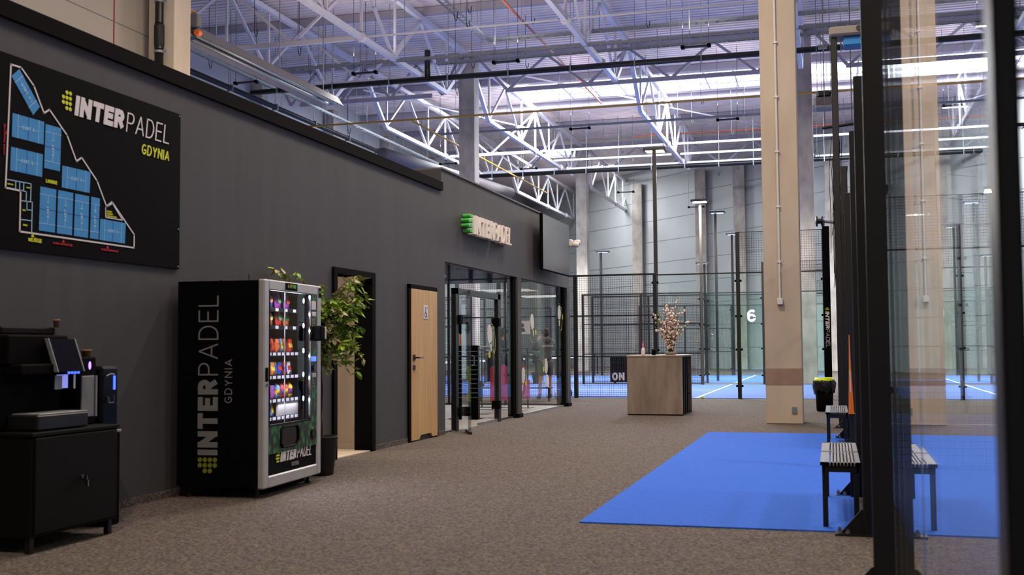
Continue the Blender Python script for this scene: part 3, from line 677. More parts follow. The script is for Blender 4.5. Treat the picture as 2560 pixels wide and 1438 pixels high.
# ================================================================ COURTS
def court(x0,x1,y0,y1,axis,lab,lines):
    t=MB().box(x0+.06,x1-.06,y0+.06,y1-.06,0,.012).build('court_turf','court_blue'); tag(t,lab,'court')
    m=MB()
    for (a,b,c,d) in lines: m.box(a,b,c,d,.012,.015)
    m.build('court_lines','line_white',t); return t
def lines_x(x0,x1,y0,y1):   # long side along X
    xm=(x0+x1)/2; ym=(y0+y1)/2
    return [(xm-6.98,xm-6.92,y0,y1),(xm+6.92,xm+6.98,y0,y1),(xm-6.95,xm+6.95,ym-.03,ym+.03)]
court(-20.15,-.15,27.3,37.3,'x','blue padel court straight ahead behind the counter, nearest row',lines_x(-20.15,-.15,27.3,37.3))
court(-20.15,-.15,38.9,48.9,'x','blue padel court in the second row, behind the front court',lines_x(-20.15,-.15,38.9,48.9))
court(1.5,10.8,27.3,43,'x','blue padel court far right behind the netted side court',[(1.5,10.8,35.1,35.16),(6.1,6.16,29,41)])
court(.38,10.2,1.9,21.7,'y','blue padel court behind the glass on the right',[(.38,10.2,4.82,4.88),(.38,10.2,18.72,18.78),(5.27,5.33,4.85,18.75)])
# fence kit: panels share their mesh
PANEL={}
def wires(w,h,z0):
    key=(w,h,z0)
    if key in PANEL: return PANEL[key]
    m=MB(); n=int(round(w/.055)); r=.0027
    for i in range(1,n): x=w*i/n; m.box(x-r,x+r,-r,r,z0,z0+h)
    k=int(round(h/.055))
    for i in range(1,k): z=z0+h*i/k; m.box(0,w,-r,r,z-r,z+r)
    step=1.0 if h>1.5 else h
    z=z0
    while z<=z0+h+.01: m.box(0,w,-.014,.014,max(z0,z-.014),min(z0+h,z+.014)+.001); z+=step
    o=m.build('mesh_panel','black_steel'); me=o.data
    off=Vector(o.location)
    bpy.data.objects.remove(o)
    PANEL[key]=(me,off); return PANEL[key]
def fence(loc,rz,bays,lab,postw=.07,postd=.08,group='court fences',gusset=False,first=None,glassmat='glass_green',post_off=0,ends=(1,1)):
    t=thing('court_fence',lab,'fence',loc,rz,group)
    x=0; hs=[]
    kinds=[b for b in bays]
    for i,b in enumerate(kinds):
        w=2.0
        if b[0]=='G':
            g=MB().box(x+.01,x+w-.01,-.006,.006,.03,3.0).build('glass_panel',glassmat,t,local=True)
            if b=='G4':
                me,off=wires(w,1.0,3.0); o=bpy.data.objects.new('mesh_panel',me); COL.objects.link(o); o.parent=t; o.location=off+Vector((x,0,0))
            MB().box(x,x+w,-.02,.02,3.0,3.03).build('rail','black_steel',t,local=True)
        elif b=='M3':
            me,off=wires(w,3.0,0.0); o=bpy.data.objects.new('mesh_panel',me); COL.objects.link(o); o.parent=t; o.location=off+Vector((x,0,.03))
            MB().box(x,x+w,-.02,.02,3.02,3.06).build('rail','black_steel',t,local=True)
        x+=w
    x=0
    for i in range(len(kinds)+1):
        L=kinds[i-1] if i>0 else None; R_=kinds[i] if i<len(kinds) else None
        if (i==0 and not ends[0]) or (i==len(kinds) and not ends[1]): x+=2; continue
        if not (L=='D' and R_=='D'):
            h=4.0 if 'G4' in (L,R_) else 3.06
            pw,pd=(postw,postd)
            if i==0 and first: pw,pd=first
            if i==len(kinds): pass
            if not (L=='G4' and R_=='G4' and glassmat=='glass' ):
                po_=pd/2 if (i==0 and first) else post_off
                p=MB().bbox(x-pw/2,x+pw/2,-pd/2+po_,pd/2+po_,0,h,.006)
                if gusset and i>0:
                    s=1; p.prism([(post_off*0+.0,0),(.24,0),(.24,.02),(.11,.17),(0,.17)],(x-.008,0,0),Vector((0,s,0)),Z1,X1,.016)
                    p.box(x-.06,x+.06,-.02,.28,0,.012)
                po=p.build('post','black_steel',t,local=True)
                if gusset and i>0:
                    for yy in (.20,.25):
                        for xx in (x+.035,x-.035): MB().lathe([(.016,.012),(.016,.03),(.008,.045)],(xx,yy,0),6).build('bolt','chrome',t,local=True)
            if ('G4' in (L,R_) or 'G3' in (L,R_)) and not (glassmat=='glass' and i<3):
                for z in (.28,1.15,1.95,2.8):
                    c=MB()
                    for s in (-1,1): c.box(x+s*.05-.035,x+s*.05+.035,-.02,.02,z,z+.05)
                    c.build('glass_clamp','black_matte',t,local=True)
        x+=2
    return t
long20=['G4','G3','M3','M3','D','D','M3','M3','G3','G4']
fence((-.15,27.3,0),PI,['G4','G3','M3','M3','M3','D','M3','M3','G3','G4'],'black mesh and glass fence along the front of the nearest court',.09,.09)
fence((-.15,37.3,0),PI,long20,'black mesh and glass fence along the back of the nearest court')
fence((-.15,27.3,0),PI/2,['G4']*5,'glass end wall of the nearest court, beside the logo post',ends=(0,0))
fence((-20.15,27.3,0),PI/2,['G4']*5,'glass end wall at the far left of the nearest court',ends=(0,0))
fence((-.15,38.9,0),PI,long20,'mesh and glass fence along the front of the second-row court')
fence((-.15,48.9,0),PI,long20,'mesh and glass fence along the back of the second-row court')
fence((-.15,38.9,0),PI/2,['G4']*5,'glass end wall of the second-row court, right side',ends=(0,0))
# side court on the right: its glass runs close past the camera
fc=fence((.27,1.8,0),PI/2,['G4','G4','M3','M3','D','D','M3','M3','G4','G4'],'black fence with tall glass and mesh panels along the right side court',.05,.10,gusset=True,first=(.10,.035),glassmat='glass',post_off=.05)
for o in list(fc.children):
    if o.name.startswith('glass_panel') and abs(o.location.x-1.0)<.1: o.rotation_euler=(0,0,math.radians(-.16))
fence((10.3,1.8,0),PI/2,['G4','G3','M3','M3','D','D','M3','M3','G3','G4'],'mesh and glass fence on the far right side of the side court')
fence((.29,21.8,0),0,['G4']*5,'glass back wall of the side court with mesh above',ends=(0,0))
# big square end post of that fence close to the camera
t=MB().bbox(.226,.28,1.0,1.74,0,4.0,.004).build('end_post','black_matte',fc)
# nets
def net(cx,cy,L,rz,lab):
    t=thing('padel_net',lab,'net',(cx,cy,0),rz,'court nets')
    m=MB(); n=int(L/.07)
    for i in range(n+1): x=-L/2+L*i/n; m.box(x-.0015,x+.0015,-.0015,.0015,.03,.85)
    for i in range(12): z=.03+.82*i/12; m.box(-L/2,L/2,-.0015,.0015,z,z+.003)
    m.build('netting','black_matte',t,local=True)
    MB().box(-L/2,L/2,-.012,.012,.84,.90).build('net_band','line_white',t,local=True)
    for s in (-1,1): MB().bbox(s*L/2-.04,s*L/2+.04,-.04,.04,0,1.0,.01).build('net_post','black_steel',t,local=True)
net(-10.15,32.3,9.6,PI/2,'black net with white band on the nearest court'); net(-10.15,43.9,9.6,PI/2,'black net with white band on the second-row court')
net(5.3,11.8,9.6,0,'black net with white band on the right side court')
# number on the second-row court glass
m=MB(); text(m,'6',(-2.78,38.86,2.08),X1,Z1,-Y1,.42,st=.2,d=.004,sx=1.15); tag(m.build('court_number','txt_white'),'white number 6 on the glass of the second-row court','sign')
# floodlight poles
def pole(x,y,h,lab,head=(0,-1),m='black_steel',lit=False,w=.09,nohead=False):
    t=thing('light_pole',lab,'light pole',(x,y,0),0,'floodlight poles at the courts')
    MB().bbox(-w/2,w/2,-w/2,w/2,0,h,.008).build('pole',m,t,local=True)
    MB().box(-.07,.07,-.07,.07,0,.014).build('base_plate','black_steel',t,local=True)
    hx,hy=head
    for s in (() if nohead else (1,)):
        cx,cy=hx*.12*s,hy*.12*s
        MB().bbox(cx-.28,cx+.28,cy-.2,cy+.2,h+.0,h+.075,.015).build('lamp_head','lamp_body',t,local=True)
        MB().box(cx-.22,cx+.22,cy-.15,cy+.15,h-.012,h).build('lamp_lens','lamp_glow' if lit else 'lamp_soft',t,local=True)
    return t
pole(-4.15,27.47,6.12,'tall brown-tinted light pole at the court fence behind the counter',(0,1),'lamp_body',lit=True)
pole(-4.1,37.0,6.0,'light pole with the brightest lamp, behind the tall pole',(0,-1),'lamp_body',lit=True,w=.08)
pole(-4.0,41.0,6.1,'dark light pole with an unlit head right of the bright lamp',(.6,0))
pole(-4.1,49.2,6.1,'dark light pole at the back of the second-row court near the tan column',(.3,0),w=.1)
pole(-9.9,49.2,5.5,'dark light pole at the back fence left of the tall pole',(.8,0),w=.1)
pole(-12.0,49.2,4.75,'shorter dark light pole at the back fence above the mesh',(-.8,0),w=.1)
pole(-5.5,51.0,5.0,'low dark light pole at the back fence right of the bright lamp',(-.8,0),w=.1)
pole(.12,18.2,6.10,'tall black light pole on the fence of the right side court',(0,0),w=.10,nohead=True)
t=thing('flood_lamp','wide grey flood lamp with a blue lens on top of the right light pole','lamp',(.62,18.3,6.15))
MB().bbox(.05,.98,18.05,18.5,6.11,6.26,.03).build('lamp_housing','panel_beige',t); MB().bbox(.26,.96,18.14,18.46,5.96,6.11,.02).build('blue_lens','map_blue',t); MB().lathe([(.04,0),(.04,.1)],(.5,18.02,6.2),10,'y').build('pivot','lamp_body',t)
pole(3.9,27,6.1,'black light pole seen faintly through the right glass',(.5,0)); pole(1.2,40,6.1,'thin dark light pole on the far right court',(.5,0))
area('court_flood_and_fill',(-4.1,31,6.05),.6,500,(1,.93,.85),sy=.3); area('court_flood_and_fill',(-4.1,36.6,5.9),.5,700,(1,.93,.86)); area('court_flood_and_fill',(-14,33,6.1),.5,500,(.95,.96,1)); area('court_flood_and_fill',(-10,44,6.1),.6,600,(.95,.96,1)); area('court_flood_and_fill',(-3,50,6.1),.6,330,(.97,.97,1)); area('court_flood_and_fill',(3,44,6.1),.6,330,(.97,.97,1)); area('court_flood_and_fill',(-12,54,6.1),.6,300,(.97,.97,1)); area('court_flood_and_fill',(5.3,10,6.1),.6,300,(1,.9,.8))  # floods of the lit poles, plus added ones brightening courts and far wall
# black end post with the vertical lettering
t=thing('logo_post','black padded corner post with the vertical white INTERPADEL lettering','post',(-.10,27.2,0))
MB().bbox(-.18,-.02,27.10,27.22,0,4.05,.01).build('pad','board_black',t)
m=MB(); O=(-.145,27.097,2.06); h=.09
text_fit(m,'INTER',O,-Z1,X1,-Y1,h,.40,st=.26,gap=.1,shear=.15); m.build('lettering','txt_white',t)
m=MB(); text_fit(m,'PADEL',(-.145,27.097,1.64),-Z1,X1,-Y1,h,.42,st=.08,gap=.2,shear=.15); m.build('lettering','txt_white',t)
m=MB(); dots(m,(-.145,27.097,2.08),-Z1,X1,-Y1,h,n=8); m.build('logo_dots','txt_yellow',t)
# barrier board, table, plants and small things beyond the courts
t=thing('barrier_board','black barrier board with big white ON lettering behind the nearest court','sign board',(-6.8,37.9,0))
MB().bbox(-7.35,-5.0,37.9,37.95,.42,.92,.01).build('upper_board','board_black',t); MB().bbox(-7.35,-5.0,37.9,37.95,.06,.42,.01).build('lower_board','cabinet_black',t)
m=MB(); text(m,'ON',(-7.28,37.895,.12),X1,Z1,-Y1,.27,st=.24,gap=.12); text(m,'RT',(-6.9,37.895,.12),X1,Z1,-Y1,.27,st=.24,gap=.12) if False else None; m.build('lettering','txt_white',t)
for x in (-7.2,-5.2): MB().box(x-.03,x+.03,37.95,38.1,0,.92).build('stand','black_steel',t)
def table(x0,x1,y0,y1,z,lab):
    t=thing('long_table',lab,'table',((x0+x1)/2,(y0+y1)/2,0)); MB().bbox(x0,x1,y0,y1,z-.05,z,.01).build('table_top','white_plastic',t)
    for x in (x0+.1,x1-.1):
        for y in (y0+.1,y1-.1): MB().box(x-.03,x+.03,y-.03,y+.03,0,z-.05).build('leg','black_steel',t)
table(-13.6,-10.6,51.2,52.2,.85,'long white table beyond the courts, seen through the mesh left of the counter'); table(-18.5,-14.8,51.2,52.2,.85,'long white table seen through the shop glass')
def fern(x,y,h,lab,n=26,seed=1,pot='pot'):
    random.seed(seed); t=thing('potted_plant',lab,'plant',(x,y,0)); MB().lathe([(.16,0),(.22,.4),(.20,.4),(.18,.36)],(x,y,0),12).build('pot',pot,t)
    m=MB()
    for i in range(n):
        a=random.uniform(0,2*PI); L=h*random.uniform(.6,1); pts=[Vector((x,y,.38))]
        for k in range(1,6): s=k/5; pts.append(Vector((x+math.cos(a)*L*.55*s*s,y+math.sin(a)*L*.55*s*s,.38+L*(s-.45*s*s*s))))
        for k in range(5):
            p,q=pts[k],pts[k+1]; d=(q-p).normalized(); sd=Vector((-math.sin(a),math.cos(a),0))
            for s in (-1,1):
                w_=.13*(1-abs(k-2)/4); m.add([p,q,q+sd*s*w_+Z1*.02,p+sd*s*w_*.4+d*.02],[(0,1,2,3)])
    m.build('fronds','fern',t)
fern(-12.6,50.1,1.3,'green fern in a dark pot beyond the court mesh',seed=3); fern(-10.0,38.2,1.2,'dark fern between the two court rows',seed=4); fern(-13.8,53.6,1.7,'taller leafy plant near the far table',seed=5)
t=thing('fire_extinguisher','red fire extinguisher on the far wall right of the logo post','extinguisher',(.55,56.2,0)); MB().lathe([(.09,.3),(.1,.35),(.1,.85),(.05,.95),(.03,1.0)],(.55,56.2,0),10).build('bottle','txt_red',t); MB().tube([(.55,56.2,1.0),(.68,56.2,1.02),(.7,56.2,.6)],.015).build('hose','black_steel',t); MB().box(.5,.6,56.2,56.32,.7,.75).build('bracket','galv',t)
MB().box(.45,.65,56.1,56.3,0,.3).build('stand','black_steel',t)
# gathered black net above the bin
random.seed(5); t=thing('gathered_net','gathered black safety net hanging at the right end of the lobby','net',(.05,21.6,2.3)); m=MB()
for i in range(34):
    a=random.uniform(0,2*PI); r=random.uniform(0,.11); x=.13+r*math.cos(a); y=22.25+r*math.sin(a); zb=2.35+random.random()**2*1.6
    pts=[(x+.04,y,5.0+random.random()*.3),(x+random.uniform(-.03,.03),y,4.6),(x*.9+random.uniform(-.03,.03),y,3.7),(x*.8+random.uniform(-.02,.02),y,zb)]
    m.tube(pts,.006,3)
m.build('net_folds','black_matte',t); MB().tube([(-.1,22.25,5.45),(.5,22.25,5.5)],.03).build('support_bar','black_steel',t)
for x in (-.05,.45): MB().box(x-.01,x+.01,22.24,22.26,5.45,CEIL-.05).build('hanger_rod','wire',t)
t=thing('hose_reel','small black reel with a steel arm on the logo post','reel',(-.2,27.2,4.0)); MB().box(-.16,-.12,27.14,27.44,4.05,4.2).build('bracket','black_steel',t); MB().lathe([(.07,0),(.13,.02),(.13,.05),(.06,.07),(.06,.12),(.13,.14),(.13,.17),(.07,.19)],(-.33,27.4,4.2),12,'x').build('reel','black_steel',t); MB().tube([(-.2,27.4,4.2),(.1,27.4,4.16)],.035).build('arm','galv',t)
# balls
def ball(x,y,z,r,lab): 
    t=MB().sphere((x,y,z+r),r,12,8).build('ball','ball',smooth=True); return tag(t,lab,'ball')
ball(-3.02,27.1,0,.035,'yellow padel ball on the carpet at the court edge near the tan column')
ball(-6.3,27.0,0,.11,'large yellow and black ball beside the shop corner')
# ================================================================ LOBBY
tag(MB().box(-1.765,.165,7.88,16.53,0,.010).build('blue_mat','mat_blue'),'bright blue rectangular turf mat on the grey carpet','mat')
# two benches
def bench(y0,y1,lab):
    t=thing('metal_bench',lab,'bench',(.05,(y0+y1)/2,0),0,'benches along the court fence'); x0,x1=-.10,.165; y0=y0
    m=MB(); 
    slots=8
    # perforated seat: strips between slots
    z0,z1=.43,.45; m.box(x0,x0+.06,y0,y1,z0,z1); m.box(x1-.02,x1,y0,y1,z0,z1)
    sx=(x1-.02-(x0+.06))/slots
    for i in range(slots): a=x0+.06+i*sx; m.box(a+sx*.42,a+sx,y0,y1,z0,z1)
    k=2
    for i in range(k+1): yy=y0+(y1-y0-.05)*i/k; m.box(x0,x1,yy,yy+.05,z0,z1)
    m.build('seat','bench_grey',t)
    m=MB(); m.box(x0+.012,x1-.012,y0+.015,y0+.03,.385,.43); m.box(x0+.012,x1-.012,y1-.03,y1-.015,.385,.43); m.box(x0+.012,x0+.027,y0+.015,y1-.015,.385,.43); m.box(x1-.027,x1-.012,y0+.015,y1-.015,.385,.43); m.build('seat_frame','black_steel',t)
    m=MB().box(x0+.065,x1-.025,y0+.055,y1-.055,.418,.424); m.build('slot_shade','pipe_brown',t)  # added sheet standing in for the shade behind the slots
    for x in (x0+.03,x1-.03):
        for y in (y0+.04,y1-.04): MB().bbox(x-.018,x+.018,y-.018,y+.018,0,.43,.004).build('leg','black_steel',t)
bench(8.02,9.72,'grey slotted metal bench with black legs on the blue mat, nearer one'); bench(14.0,15.7,'grey slotted metal bench farther along the fence, near the bin')
# orange flag banner
t=thing('flag_banner','narrow orange banner with white lettering standing at the fence opening','banner',(.17,11.9,0))
m=MB(); m.prism([(.0,0),(.05,0),(.03,.45),(.022,.80),(.018,.80),(.012,.45)],(.145,11.86,.56),X1,Z1,Y1,.22); m.build('flag','orange',t)
m=MB(); text(m,'ALORA',(.165,11.858,.98),-Z1,X1,-Y1,.02,st=.2) if False else m.box(.160,.168,11.856,11.86,.78,1.0); m.build('lettering','txt_white',t)
m=MB(); m.box(.14,.205,11.88,12.06,.52,.56); m.box(.165,.18,11.95,11.97,0,.52); m.box(.12,.22,11.85,12.1,0,.02); m.build('stand','black_steel',t)
# bin
t=thing('waste_bin','black waste bin with lime rim and black bag behind the benches','bin',(-.17,22.3,0)); c=(-.17,22.3,0)
MB().lathe([(.135,0),(.15,.02),(.17,.45),(.165,.45)],c,18).build('bin_body','black_matte',t,smooth=True)
random.seed(3); m=MB(); n=28; prof=[]
vs=[];rows_=[(.60,.195),(.54,.215),(.46,.21),(.38,.195)]
for z,r in rows_:
    for k in range(n): rr=r+random.uniform(-.014,.014); vs.append((c[0]+rr*math.cos(2*PI*k/n),c[1]+rr*math.sin(2*PI*k/n),z+(random.uniform(-.08,.05) if z<.4 else random.uniform(-.01,.01))))
m.add(vs,[(i*n+k,i*n+(k+1)%n,(i+1)*n+(k+1)%n,(i+1)*n+k) for i in range(3) for k in range(n)]); m.build('bin_bag','bag_black',t,smooth=True)
MB().lathe([(.20,.57),(.205,.60),(.175,.615),(.165,.645),(.15,.645),(.15,.58)],c,24).build('rim','lime',t,smooth=True)
# counter
t=thing('counter','greyish wood-look counter block with open black shelving side on the carpet','counter',(-3.15,21.1,0))
x0,x1,y0,y1,zt=-3.66,-2.64,20.5,21.95,1.10
MB().bbox(x0,x1,y0,y0+.03,.02,zt-.03,.002).build('front_panel','laminate',t); MB().bbox(x0,x0+.03,y0+.03,y1-.03,.02,zt-.03,.002).build('side_panel','laminate',t); MB().bbox(x0,x1-.01,y1-.03,y1,.02,zt-.03,.002).build('back_panel','laminate',t)
MB().bbox(x0-.01,x1+.01,y0-.01,y1+.01,zt-.03,zt,.003).build('counter_top','laminate_top',t)
MB().box(x0+.01,x1-.01,y0+.01,y1-.01,0,.02).build('plinth','black_matte',t); MB().box(x0+.03,x0+.05,y0+.03,y1-.03,.02,zt-.03).build('inner_lining','black_matte',t)
for z in (.35,.70): MB().box(x0+.05,x1-.04,y0+.03,y1-.03,z,z+.02).build('shelf','black_matte',t)
for y in (20.56,20.78,20.82,21.05,21.10,21.34): MB().bbox(x1-.035,x1-.005,y,y+.03,.02,zt-.03,.003).build('upright','black_steel',t)
t=thing('plastic_bottle','small clear bottle with pink pump top on the counter','bottle',(-3.41,20.85,1.10)); c=(-3.41,20.85,1.10)
MB().lathe([(.034,0),(.038,.01),(.036,.09),(.03,.12),(.014,.15),(.014,.16)],c,14).build('bottle_body','blossom',t,smooth=True)
MB().lathe([(.02,.155),(.02,.19),(.012,.2),(.008,.24),(.004,.26)],c,12).build('pump_top','pink',t,smooth=True); MB().lathe([(.0375,.03),(.0385,.035),(.0375,.09),(.037,.09)],c,14).build('label','txt_white',t)
t=thing('dark_cup','small black cup on the counter beside the blossom branches','cup',(-3.22,20.9,1.10)); MB().lathe([(.035,0),(.042,.1),(.038,.1),(.032,.01)],(-3.22,20.9,1.10),14).build('cup_body','black_matte',t,smooth=True); MB().lathe([(.043,.095),(.043,.108),(.036,.108)],(-3.22,20.9,1.10),14).build('rim','black_steel',t)
# blossom branches in a low vase
random.seed(21); vc=Vector((-2.95,21.25,1.10)); t=thing('blossom_arrangement','large spray of pale pink blossom branches standing on the counter','plant',vc)
MB().lathe([(.09,0),(.12,.02),(.12,.05),(.09,.06)],vc,16).build('dish','branch_tan',t,smooth=True)
br=MB(); bl=MB(); co=MB(); lv=MB(); core=MB()
for i in range(34):
    a=random.uniform(0,2*PI); sp=random.uniform(.02,.40); H=random.uniform(.45,.95)*(1.12-sp*.6)
    if i<6: H*=1.05
    pts=[]
    bx=random.uniform(-.04,.04)
    for k in range(7): s=k/6; pts.append(vc+Vector((bx+math.cos(a)*sp*(s**1.25)*1.05,math.sin(a)*sp*s*.9,.04+H*s)))
    br.tube(pts,[.010*(1-.75*k/6) for k in range(7)],5)
    for k in range(2,7):
        for j in range(4):
            p=pts[k-1].lerp(pts[k],random.random())+Vector((random.uniform(-.035,.035),random.uniform(-.035,.035),random.uniform(-.02,.03)))
            q=random.random()
            if q<.45: 
                r=random.uniform(.014,.026); bl.sphere(p,r,7,5,(1,1,1.15)); 
                if random.random()<.5: core.sphere(p+Vector((0,-r*.5,-r*.2)),r*.6,6,4)
            elif q<.85:
                d=Vector((random.uniform(-1,1),random.uniform(-1,1),random.uniform(.2,1))).normalized(); co.tube([p-d*.018,p,p+d*.022],[.003,.009,.002],5)
            elif q<.93:
                d=Vector((random.uniform(-1,1),random.uniform(-1,1),random.uniform(.2,1.2))).normalized(); sd=d.cross(Vector((0,1,.1))).normalized()*.014; lv.add([p,p+d*.03+sd,p+d*.065,p+d*.03-sd],[(0,1,2,3)])
br.build('branches','bark',t); bl.build('blossoms','blossom',t,smooth=True); core.build('blossom_hearts','blossom_core',t,smooth=True); co.build('buds','branch_tan',t,smooth=True); lv.build('leaves','leaf',t)
# wall television, facade letters, emergency light
t=thing('wall_television','large black glossy television mounted high on the shop corner','television',(-5.33,22.0,2.75))
MB().bbox(-5.33,-5.27,20.6,22.85,2.74,3.83,.01).build('screen_case','black_matte',t); MB().box(-5.27,-5.266,20.62,22.83,2.76,3.81).build('screen','black_gloss',t)
MB().box(-5.458,-5.33,21.8,22.3,3.1,3.5).build('wall_bracket','black_steel',t)
t=thing('emergency_light','white twin-head emergency light on the shop corner below the roof edge','lamp',(-5.35,23.3,3.45)); MB().bbox(-5.44,-5.30,23.2,23.42,3.40,3.56,.02).build('housing','white_plastic',t)
MB().lathe([(.03,0),(.055,.03),(.06,.13),(.05,.14)],(-5.30,23.24,3.44),12,'x').build('lamp_head','white_plastic',t,smooth=True); MB().lathe([(.03,0),(.055,.03),(.06,.13),(.05,.14)],(-5.30,23.40,3.50),12,'x').build('lamp_head','white_plastic',t,smooth=True); MB().box(-5.459,-5.44,23.25,23.38,3.42,3.54).build('wall_plate','white_plastic',t)
t=thing('facade_sign','cream raised INTERPADEL letters with green dots on the dark shop front','sign',(WX,17.4,3.0))
m=MB(); text_fit(m,'INTER',(WX+.003,16.58,3.03),Y1,Z1,X1,.30,1.02,st=.24,gap=.1,d=.125,shear=.1); m.build('letters','letter_cream',t)
m=MB(); text_fit(m,'PADEL',(WX+.003,17.66,3.03),Y1,Z1,X1,.30,1.00,st=.10,gap=.16,d=.125,shear=.1); m.build('letters','letter_cream',t)
m=MB()
for i,cols in enumerate(((1,2),(0,1,2),(0,1,2),(1,2))):
    for c_ in cols: m.lathe([(.028,0),(.028,.125)],(WX+.003,16.30+c_*.085,3.30-.078*i),12,'x')
m.build('logo_dots','letter_green',t,smooth=False)
# ---------------------------------------------------------------- court map board
t=thing('court_map_board','black wall board with the court map in blue and the INTERPADEL GDYNIA logo','sign board',(WX,7.4,1.95))
BX=WX+.02
MB().box(WX+.001,BX,6.05,8.53,1.955,3.31).build('board','board_black',t)
RECTS=[[(6.508, 3.227), (6.723, 3.005), (6.655, 2.931), (6.431, 3.161)], [(6.449, 2.905), (6.773, 2.905), (6.768, 2.739), (6.445, 2.739)], [(6.44, 2.667), (6.764, 2.667), (6.758, 2.502), (6.434, 2.502)], [(6.789, 2.893), (6.959, 2.893), (6.951, 2.572), (6.781, 2.572)], [(6.978, 2.62), (7.304, 2.62), (7.296, 2.457), (6.974, 2.457)], [(6.743, 2.432), (6.914, 2.432), (6.906, 2.114), (6.735, 2.114)], [(6.936, 2.432), (7.105, 2.432), (7.097, 2.113), (6.928, 2.113)], [(7.128, 2.431), (7.291, 2.431), (7.284, 2.111), (7.12, 2.111)], [(7.318, 2.431), (7.421, 2.431), (7.411, 2.111), (7.308, 2.111)], [(7.431, 2.274), (7.755, 2.274), (7.747, 2.109), (7.424, 2.109)]]
OUT=[(6.392, 2.375), (6.424, 3.24), (6.524, 3.243), (6.658, 3.142), (6.768, 2.968), (6.826, 3.005), (7.024, 2.854), (7.137, 2.676), (7.196, 2.714), (7.384, 2.562), (7.506, 2.378), (7.574, 2.423), (7.871, 2.191), (7.871, 2.085), (6.538, 2.087), (6.54, 2.373), (6.392, 2.375)]
ROOMS=[[(6.4, 2.434), (6.645, 2.437), (6.643, 2.31)], [(6.552, 2.305), (6.661, 2.308), (6.659, 2.09)], [(6.606, 2.306), (6.607, 2.247), (6.658, 2.25)], [(6.545, 2.172), (6.657, 2.175)], [(6.545, 2.378), (6.599, 2.373), (6.597, 2.308)], [(7.495, 2.37), (7.579, 2.411), (7.713, 2.293), (7.497, 2.293), (7.495, 2.37)],[(6.49,2.43),(6.49,2.378)],[(6.53,2.43),(6.53,2.378)],[(6.57,2.43),(6.57,2.378)]]
OB=(BX,0,0)
m=MB(); ribbon(m,OUT,OB,Y1,Z1,X1,.012); m.build('hall_outline','txt_white',t)
m=MB()
for r in ROOMS: (ribbon(m,r,OB,Y1,Z1,X1,.006) if r[0][0]<7 else ribbon(MBX:=MB(),r,OB,Y1,Z1,X1,.008))
m.build('room_outline','map_line',t); MBX.build('room_outline','txt_white',t)
names=['KORT 9','KORT 6','KORT 5','KORT 7','KORT 8','KORT 1','KORT 2','KORT 3','KORT 10','KORT 4']
for r,nmx in zip(RECTS,names):
    o=MB().prism(r,OB,Y1,Z1,X1,.002).build('court_plan','map_blue',t)
    a,b,c,d=[Vector(p) for p in r]; wide=(b-a).length>(d-a).length
    P0,Uv,Vv=(a,b-a,d-a) if wide else (a,d-a,b-a)
    def at(u,v): q=P0+Uv*u+Vv*v; return (q.x,q.y)
    m=MB(); 
    for u in (.17,.83): ribbon(m,[at(u,0),at(u,1)],OB,Y1,Z1,X1,.004,.003)
    ribbon(m,[at(.17,.5),at(.30,.5)],OB,Y1,Z1,X1,.004,.003); ribbon(m,[at(.70,.5),at(.83,.5)],OB,Y1,Z1,X1,.004,.003)
    # name of the court
    hh=.026; wd=text_w(nmx,hh,.2,.16)
    ud=Uv.normalized(); 
    if wide and nmx!='KORT 9': U3,V3=Vector((0,ud.x,ud.y)),Z1
    elif nmx=='KORT 9': U3=Vector((0,ud.x,ud.y)); V3=Vector((0,-ud.y,ud.x))
    else: U3=Z1; V3=-Y1
    ctr=P0+Uv*.5+Vv*.5; C3=Vector((BX,ctr.x,ctr.y)); text(m,nmx,C3-U3*wd/2-V3*hh/2,U3,V3,X1,hh,st=.2,d=.003)
    m.build('court_markings','map_line',t)
    m=MB(); ribbon(m,[at(.5,0),at(.5,1)],OB,Y1,Z1,X1,.004,.0032) ; m.build('net_line','sign_blue',t)
m=MB(); text_fit(m,'INTER',(BX,7.10,3.02),Y1,Z1,X1,.157,.60,st=.27,gap=.1,shear=.13); m.build('lettering','txt_white',t)
m=MB(); text_fit(m,'PADEL',(BX,7.745,3.015),Y1,Z1,X1,.162,.60,st=.07,gap=.18,shear=.13); m.build('lettering','txt_white',t)
m=MB(); dots(m,(BX,7.075,3.035),Y1,Z1,X1,.157,r=.0155); m.build('logo_dots','txt_yellow',t)
m=MB(); text_fit(m,'GDYNIA',(BX,7.955,2.868),Y1,Z1,X1,.088,.40,st=.15,gap=.16,shear=.1)
m.build('lettering','txt_yellow',t); m=MB(); text(m,'LOUNGE',(BX,6.80,2.468),Y1,Z1,X1,.026,st=.22,gap=.12); m.build('lettering','txt_yellow',t); m=MB(); text(m,'WEJŚCIE',(BX,6.625,2.025),Y1,Z1,X1,.028,st=.24,gap=.1); m.build('lettering','txt_yellow',t); m=MB()
m.prism([(6.655,2.06),(6.685,2.06),(6.67,2.095)],OB,Y1,Z1,X1,.0035); m.build('entrance_arrow','txt_yellow',t); m=MB()
for (y,z,s,h) in ((6.41,2.40,'SZATNIA',.010),(6.60,2.40,'BIURO',.010),(6.565,2.235,'HOL',.012),(6.575,2.20,'',.01),(6.57,2.13,'SALA',.014),(7.51,2.335,'STREFA',.013),(7.51,2.318,'TRENINGU',.012),(7.51,2.30,'MOTORYCZNEGO',.012)):
    if s: text(m,s,(BX,y,z),Y1,Z1,X1,h,st=.22); m.build('lettering','txt_yellow',t); m=MB()
for O_,U_,V_ in (((BX,6.885,2.030),Y1,Z1),((BX,7.443,2.030),Y1,Z1),((BX,6.378,2.60),Z1,-Y1)): m=MB(); text(m,'WYJŚCIE EWAKUACYJNE',O_,U_,V_,X1,.0145,st=.2,gap=.14); m.build('lettering','txt_red',t)
